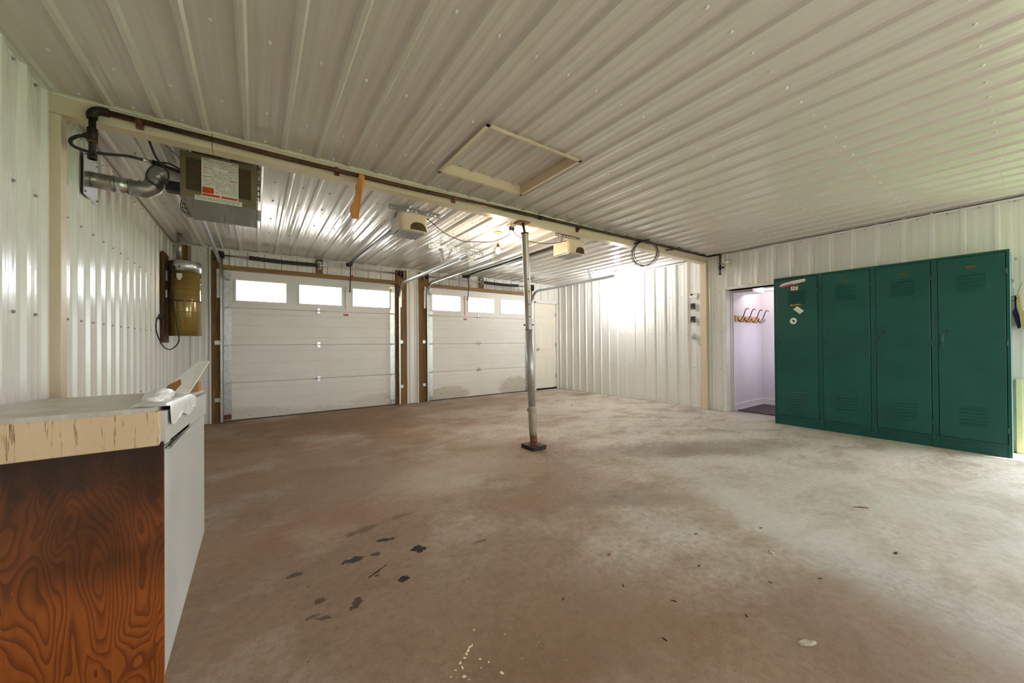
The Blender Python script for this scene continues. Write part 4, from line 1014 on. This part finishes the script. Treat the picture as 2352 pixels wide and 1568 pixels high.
# ================================================================== LOCKERS
LX = 6.112; LB = XR-.024
ys = [2.149, 1.622, 1.118, .630, .134]
def LP(y, z): return (LX, y, z)
def locker(y1, y0, label, idx, hand):
    g_ = empty('locker', ((LX+LB)/2, (y0+y1)/2, 0), label=label, cat='locker', group='green lockers in a row')
    zt = 2.072; w_ = y1-y0; st = .024
    body = MB()
    # carcass: sides, top, back, face frame with recessed kick panel
    body.box(LX+.004, LB, y0+.0006, y0+.006, 0, zt); body.box(LX+.004, LB, y1-.006, y1-.0006, 0, zt)
    body.box(LX+.004, LB, y0+.006, y1-.006, zt-.006, zt); body.box(LB-.006, LB, y0+.006, y1-.006, 0, zt-.006)
    body.box(LX+.02, LB-.006, y0+.006, y1-.006, .10, .106)
    reloc(body.build('carcass', M['locker'], g_), g_)
    fr = MB()
    fr.box(LX-.004, LX+.012, y0+.0005, y0+st, 0, zt, .002); fr.box(LX-.004, LX+.012, y1-st, y1-.0005, 0, zt, .002)
    fr.box(LX-.004, LX+.012, y0+st, y1-st, zt-.024, zt, .002); fr.box(LX-.004, LX+.012, y0+st, y1-st, .105, .13, .002)
    reloc(fr.build('face_frame', M['locker'], g_), g_)
    reloc(MB().box(LX+.012, LX+.018, y0+st, y1-st, 0, .105).build('kick_panel', M['locker'], g_), g_)
    a, b = y0+st+.004, y1-st-.004; zb_, zt_ = .134, zt-.028
    dr = MB(); dr.box(LX-.012, LX+.003, a, b, zb_, zt_, .004)
    d = reloc(dr.build('door', M['locker'], g_), g_)
    off = g_.location
    def part(mb, name, mat, **k): o_ = mb.build(name, mat, d, **k); return o_
    mid = (a+b)/2-.008
    # louvres: six pressed hoods at top and bottom
    for (zc, dz) in ((1.775, .033), (.375, .036)):
        for k in range(6):
            z = zc+(k-2.5)*dz
            L = MB(); hw = .092
            L.prism([(LX-.0115, z+.017), (LX-.0165, z+.011), (LX-.0215, z-.006), (LX-.0205, z-.009), (LX-.0115, z-.005)], 'y', mid-hw, mid+hw)
            part(L, 'louvre', M['locker'])
    # number plate
    part(MB().box(LX-.0145, LX-.0118, mid-.032, mid+.032, 1.925, 1.942, .0005), 'number_plate', M['gold'])
    hy = b-.026      # handle on the left edge
    if hand == 'long':
        part(MB().box(LX-.020, LX-.0118, hy-.012, hy+.012, 1.09, 1.24, .003).box(LX-.032, LX-.0118, hy-.008, hy+.008, 1.15, 1.23, .005).box(LX-.030, LX-.0118, hy-.012, hy+.010, 1.10, 1.14, .004), 'handle', M['locker'])
    else:
        part(MB().box(LX-.030, LX-.0118, hy-.010, hy+.010, 1.12, 1.165, .004), 'handle', M['locker'])
        part(MB().box(LX-.0125, LX-.0116, hy-.004, hy+.005, 1.19, 1.215), 'keyhole', M['black'])
    if hand != 'none':
        part(MB().cyl((LX-.0128, hy-.036, 1.275), (LX-.0116, hy-.036, 1.275), .012, 10).cyl((LX-.0126, hy-.036, 1.30), (LX-.0116, hy-.036, 1.30), .004, 6).cyl((LX-.0126, hy-.036, 1.25), (LX-.0116, hy-.036, 1.25), .004, 6), 'lock_hole', M['black'])
    for z in (1.86, 1.14, .27):
        part(MB().box(LX-.016, LX-.006, a-.012, a+.006, z-.028, z+.028, .002).cyl((LX-.015, a-.004, z-.026), (LX-.015, a-.004, z+.026), .005, 8), 'hinge', M['locker'])
    return g_, d
L1, d1 = locker(ys[0], ys[1], 'green steel locker beside the doorway, the only one with stickers', 0, 'short')
locker(ys[1], ys[2], 'plain green steel locker next to the one with stickers', 1, 'short')
locker(ys[2], ys[3], 'plain green steel locker, third from the doorway, with a small black keyhole', 2, 'short')
locker(ys[3], ys[4], 'green steel locker farthest from the doorway, with a long handle plate', 3, 'long')
# stickers on the first locker door  (y grows to the left seen from the room)
SX = LX-.0124
def patch(poly, mat, name, dx=0, **k):
    mb = MB().prism(poly, 'x', SX-.0008-dx, SX-dx); return mb.build(name, mat, d1, **k)
M['pink'] = simple('magenta_ink', srgb(206, 30, 130), .4); M['yellow'] = simple('yellow_ink', srgb(236, 190, 20), .4)
patch([(2.078, 1.955), (2.06, 1.935), (1.92, 1.962), (1.78, 1.985), (1.772, 2.01), (1.79, 2.022), (1.93, 2.008), (2.04, 1.985)], M['label_w'], 'sticker', label='long torn white and pink sticker')
patch([(2.074, 1.95), (2.058, 1.934), (1.99, 1.943), (1.90, 1.962), (1.925, 1.974), (2.0, 1.962)], M['pink'], 'sticker_ink', .0009)
rr = random.Random(11); mb = MB()
for k in range(16):
    y = 1.80+k*.0155; z = 2.002-(y-1.78)*.13+rr.uniform(-.004, .004); mb.box(SX-.0019, SX-.0009, y-.004, y+.004, z-.004, z+.003+rr.uniform(0, .004))
mb.build('sticker_lettering', M['ink'], d1, kind='stuff')
MT = Matrix(((0, 0, -1, 0), (-1, 0, 0, 0), (0, 1, 0, 0), (0, 0, 0, 1)))   # text plane facing -x, reading from +y to -y
def text_on(body, y, z, size, mat, dx=.001, bold=0, sx=1, rot=0):
    return text_mesh(body, size, mat, d1, Matrix.Translation((SX-dx, y, z)) @ MT @ Matrix.Rotation(rot, 4, 'Z'), 'sticker_lettering', bold, sx)
patch([(1.936, 1.872), (1.940, 1.925), (1.925, 1.938), (1.872, 1.938), (1.860, 1.925), (1.862, 1.872)], M['label_w'], 'sticker', label='white sticker with a bold G and a red base')
text_on('G', 1.90, 1.912, .062, M['black'], .0012, .001, 1.25)
patch([(1.938, 1.872), (1.938, 1.882), (1.861, 1.882), (1.861, 1.872)], M['label_r'], 'sticker_ink', .0010)
patch([(1.974, 1.655), (1.974, 1.685), (1.800, 1.700), (1.800, 1.672)], M['black'], 'sticker', label='black strip sticker with yellow capitals')
text_on('ACERBIS', 1.887, 1.678, .034, M['yellow'], .0012, .0006, 1.0, math.radians(5))
patch([(1.915, 1.615), (1.868, 1.655), (1.795, 1.585), (1.842, 1.545)], M['label_w'], 'sticker', label='tilted white rectangular sticker')
mb = MB()
for k in range(3):
    a = Vector((0, 1.902-.012*k, 1.607+.011*k)); b = Vector((0, 1.842-.012*k, 1.553+.011*k)); mb.tube([(SX-.0012, a.y, a.z), (SX-.0012, b.y, b.z)], .0014, 4)
mb.build('sticker_lettering', M['ink'], d1, kind='stuff')
patch([(1.915+.040*math.cos(2*PI*k/20), 1.455+.044*math.sin(2*PI*k/20)) for k in range(20)], M['label_w'], 'sticker', label='round white sticker with a black mark')
patch([(1.938, 1.472), (1.922, 1.472), (1.90, 1.462), (1.895, 1.445), (1.905, 1.435), (1.92, 1.445), (1.925, 1.458)], M['black'], 'sticker_ink', .001)

# ================================================================== RIGHT OF THE LOCKERS
cpn = empty('sun_hat', (6.45, .075, 1.62), label='navy and tan cloth hat hung on the wall at the right picture edge', cat='hat')
reloc(MB().prism([(.118, 1.625), (.108, 1.63), (.105, 1.50), (.090, 1.42), (.078, 1.30), (.098, 1.285), (.122, 1.40), (.131, 1.455), (.117, 1.50)], 'x', 6.40, 6.44).build('brim', M['navy'], cpn), cpn)
reloc(MB().prism([(.105, 1.625), (.085, 1.625), (.072, 1.47), (.03, 1.44), (.0, 1.36), (.02, 1.28), (.078, 1.285), (.085, 1.42)], 'x', 6.38, 6.46).build('crown', M['tan'], cpn), cpn)
reloc(MB().tube(smooth_path([(6.472, .07, 1.76), (6.42, .08, 1.72), (6.41, .095, 1.66), (6.42, .10, 1.62)]), .002, 5).build('hanging_loop', M['wire'], cpn), cpn)
yb = MB().box(6.44, 6.47, .075, .118, 0, .765, .003).build('yellow_board', M['yellow_board'], None, label='narrow pale yellow board standing on the floor right of the lockers', cat='board')
hk = empty('wall_hook', (6.47, .125, 1.78), label='small chrome hook with a ring just right of the last locker', cat='hook')
reloc(MB().box(6.46, 6.475, .112, .130, 1.775, 1.80, .002).tube(smooth_path([(6.47, .12, 1.78), (6.44, .12, 1.76), (6.43, .12, 1.72), (6.45, .12, 1.70)]), .003, 6).build('hook', M['galv'], hk), hk)
reloc(MB().tube([(6.44, .122+.018*math.cos(2*PI*k/16), 1.60+.024*math.sin(2*PI*k/16)) for k in range(16)], .003, 6, closed=True).tube([(6.44, .122, 1.70), (6.44, .122, 1.624)], .0015, 5).build('ring', M['steel_dark'], hk), hk)

# ================================================================== WORKBENCH
wbn = empty('workbench', (-.63, 2.5, 0), label='low workbench with an orange plywood end and cracked cream edge board, near left', cat='workbench')
Y0, Y1b, XW, XE = 1.75, 3.20, XL+.024, -.265
def ztop(y): return .95-(y-Y0)*.0585
reloc(MB().box(XW, XE, Y0, Y0+.019, 0, .838).build('end_panel', M['ply'], wbn, label='orange-brown plywood end panel'), wbn)
reloc(MB().box(XW, XE-.008, Y0-.022, Y0+.016, .832, .948, .003).build('edge_board', M['fascia'], wbn, label='cracked cream-painted edge board'), wbn)
tp = MB(); zz = [(Y0-.02, ztop(Y0)-.003), (Y1b, ztop(Y1b))]
tp.prism([(Y0-.02, ztop(Y0)-.003), (Y1b, ztop(Y1b)), (Y1b, ztop(Y1b)+.016), (Y0-.02, ztop(Y0)+.013)], 'x', XW, XE-.02)
reloc(tp.build('worktop', M['top'], wbn), wbn)
def quadsheet(mb, x, pts, th): mb.prism(pts, 'x', x, x+th); return mb
reloc(quadsheet(MB(), XE-.016, [(Y0+.02, 0), (3.03, 0), (3.03, .735), (Y0+.02, .815)], .012).build('side_panel', M['freezer'], wbn, label='smooth off-white long side panel'), wbn)
reloc(quadsheet(MB(), XE-.030, [(Y0+.02, .826), (3.05, .742), (3.05, ztop(3.05)-.006), (Y0+.02, ztop(Y0)-.006)], .034).build('side_rim', M['freezer'], wbn), wbn)
reloc(quadsheet(MB(), XE-.003, [(Y0+.10, .815), (2.30, .792), (2.36, .800), (Y0+.10, .826)], .007).build('handle_groove', M['steel_dark'], wbn), wbn)
reloc(quadsheet(MB(), XE+.001, [(Y0+.06, .800), (2.38, .786), (2.38, .792), (Y0+.06, .809)], .008).build('chrome_strip', M['galv'], wbn), wbn)
reloc(MB().box(XW, XE-.02, 3.0, 3.02, 0, .74).build('end_panel', M['freezer'], wbn), wbn)
# plastic bag and cardboard on the far corner
def crumple(name, mat, c, sx, sy, sz, seed, label, cat, tilt=(0, 0, 0), nf=9):
    rr = random.Random(seed); mb = MB(); r_ = bmesh.ops.create_icosphere(mb.bm, subdivisions=3, radius=1)
    dirs = [Vector((rr.gauss(0, 1), rr.gauss(0, 1), rr.gauss(0, 1))).normalized() for _ in range(nf*3)]
    for v in r_['verts']:
        d_ = v.co.normalized(); k = 1
        for q in dirs: k -= .16*max(0, 1-(d_-q).length/.45)
        k += rr.uniform(-.05, .05)
        v.co = Vector((d_.x*sx*k, d_.y*sy*k, max(-.35, d_.z)*sz*k))
    R_ = Matrix.Rotation(tilt[0], 3, 'X') @ Matrix.Rotation(tilt[1], 3, 'Y') @ Matrix.Rotation(tilt[2], 3, 'Z')
    for v in r_['verts']: v.co = R_ @ v.co
    zb = min(v.co.z for v in r_['verts'])
    for v in r_['verts']: v.co += Vector((c[0], c[1], c[2]-zb))
    return mb.build(name, mat, None, label=label, cat=cat)
zt_ = lambda y: ztop(y)+.0145
bag = crumple('plastic_bag', M['bag'], (-.325, 2.06, zt_(1.95)), .045, .20, .035, 4, 'crumpled white plastic bag on the front corner of the workbench top', 'bag')
dp = MB(); rr = random.Random(9); rows = []
for i in range(15):
    y = 1.80+.05*i; row = []
    for j, (x, dz) in enumerate(((-.36, .012), (-.33, .022), (-.30, .018), (-.275, .014), (-.2565, .004), (-.2535, -.02), (-.2545, -.05), (-.253, -.058-.012*math.sin(i*.9)))):
        row.append(dp.bm.verts.new((x+(rr.uniform(-.004, .004) if j < 4 else rr.uniform(0, .005)), y, ztop(y)+.004+(dz if (i or j > 3) else .006)+rr.uniform(0, .005))))
    rows.append(row)
for a_, b_ in zip(rows[:-1], rows[1:]):
    for j in range(7): dp.bm.faces.new((a_[j], a_[j+1], b_[j+1], b_[j])).smooth = True
dp.build('bag_flap', M['bag'], bag)
cbd = MB(); pr_ = [(-.44, 2.52, 0), (-.33, 2.50, 0), (-.31, 2.58, .0), (-.42, 2.62, 0)]
cb_pts = [(-.40, 2.50, .004), (-.35, 2.46, .002), (-.315, 2.50, .055), (-.33, 2.60, .075), (-.38, 2.62, .045)]
vs = [cbd.bm.verts.new(Vector(p)+Vector((0, 0, zt_(2.55)))) for p in cb_pts]; cbd.bm.faces.new(vs)
ex = bmesh.ops.extrude_face_region(cbd.bm, geom=cbd.bm.faces[:])
for v in [e for e in ex['geom'] if isinstance(e, bmesh.types.BMVert)]: v.co += Vector((.004, .006, .006))
cbd.build('cardboard_scrap', M['cardboard'], None, label='torn brown cardboard scrap behind the plastic bag on the workbench', cat='cardboard')
cb2 = MB().box(-.345, -.285, 2.95, 3.06, zt_(3.0), zt_(3.0)+.055, .006).build('small_box', M['cardboard'], None, label='small battered brown box on the far end of the workbench', cat='box')
pp = MB(); z0 = zt_(2.75)
v4 = [(-.40, 2.62, z0+.006), (-.30, 2.70, z0+.006), (-.245, 3.10, z0+.165), (-.30, 3.10, z0+.165), (-.37, 2.85, z0+.075)]
vs = [pp.bm.verts.new(p) for p in v4]; pp.bm.faces.new(vs)
ex = bmesh.ops.extrude_face_region(pp.bm, geom=pp.bm.faces[:])
for v in [e for e in ex['geom'] if isinstance(e, bmesh.types.BMVert)]: v.co += Vector((-.002, .0, .004))
pp.build('paper_sheet', M['paper'], None, label='stiff white sheet sticking up at the far end of the workbench', cat='paper')

# ================================================================== LITTER ON THE FLOOR
def bit(name, mat, x, y, l, w_, h, rz, seed, label, cat, group=None):
    rr = random.Random(seed); mb = MB(); n = 9
    bot = []; top = []
    for k in range(n):
        a = 2*PI*k/n; q = rr.uniform(.7, 1.1)
        bot.append(mb.bm.verts.new((math.cos(a)*l*q, math.sin(a)*w_*q, .0005))); top.append(mb.bm.verts.new((math.cos(a)*l*q*.75, math.sin(a)*w_*q*.7, h*rr.uniform(.6, 1.1))))
    mb.bm.faces.new(list(reversed(bot))); mb.bm.faces.new(top)
    for k in range(n): mb.bm.faces.new((bot[k], bot[(k+1) % n], top[(k+1) % n], top[k]))
    o_ = mb.build(name, mat, None, loc=(x, y, 0), label=label, cat=cat, group=group); o_.rotation_euler[2] = rz
    return o_
bit('grit_lump', M['stone'], 2.35, .85, .030, .014, .006, .3, 1, 'pale grit lump on the floor at the edge of the light band', 'debris')
bit('grit_lump', M['stone'], 1.75, .52, .040, .016, .007, -.5, 2, 'larger pale grit lump at the bottom right of the bare floor', 'debris')
bit('bark_piece', M['rust'], 3.49, .71, .055, .009, .005, -.9, 3, 'reddish bark splinter lying on the floor in front of the lockers', 'debris')
bit('dark_chip', M['twig'], 2.89, .45, .018, .009, .006, 0, 4, 'single dark chip on the pale floor below the fourth locker', 'debris')
bit('dry_leaf', M['dryleaf'], 1.60, 1.36, .013, .009, .008, 0, 5, 'tiny tan dry leaf in the middle of the floor', 'leaf')
bit('dry_leaf', M['dryleaf'], 4.86, 5.0, .018, .012, .014, 0, 6, 'tiny dry leaf near the foot of the right wall', 'leaf')
for k, (x, y) in enumerate(((1.9, 1.02), (2.05, .75), (2.2, 1.2), (1.72, .72), (1.55, .95), (1.15, 1.25), (1.32, .85), (2.6, 1.0), (1.45, 1.15), (2.28, .62))):
    bit('twig_crumb', M['twig'], x, y, .014, .004, .003, k*1.3, 20+k, 'tiny dark twig crumb scattered on the bare floor right of centre', 'debris', 'twig crumbs on the floor')
fk = ((.675, 1.265, .011, .005), (.662, 1.255, .010, .006), (.65, 1.245, .008, .005), (.636, 1.232, .008, .004), (.612, 1.222, .008, .005), (.61, 1.20, .010, .004), (.585, 1.205, .006, .004), (.60, 1.165, .009, .006), (.687, 1.268, .008, .003), (.715, 1.10, .009, .006),
      (.68, 1.195, .006, .004), (.70, 1.165, .006, .003), (.665, 1.16, .004, .003), (.73, 1.33, .004, .006), (.56, 1.19, .004, .003))
for k, (x, y, a, b) in enumerate(fk):
    od = ('topmost', 'second', 'third', 'fourth', 'fifth', 'sixth', 'seventh', 'eighth')
    if k < 8: bit('paint_flake', M['flake'], x, y, a, b, .0025, k*.9, 50+k, 'curled cream paint flake, %s from the upper end of the curved line of flakes' % od[k] if k else 'curled cream paint flake at the upper end of the curved line of flakes', 'paint flake', 'cream paint flakes in a curved line')
    else: bit('paint_flake', M['flake'], x, y, a, b, .0025, k*.9, 50+k, 'small stray cream paint flake scattered around the curved line of flakes', 'paint flake', 'stray cream paint flakes')
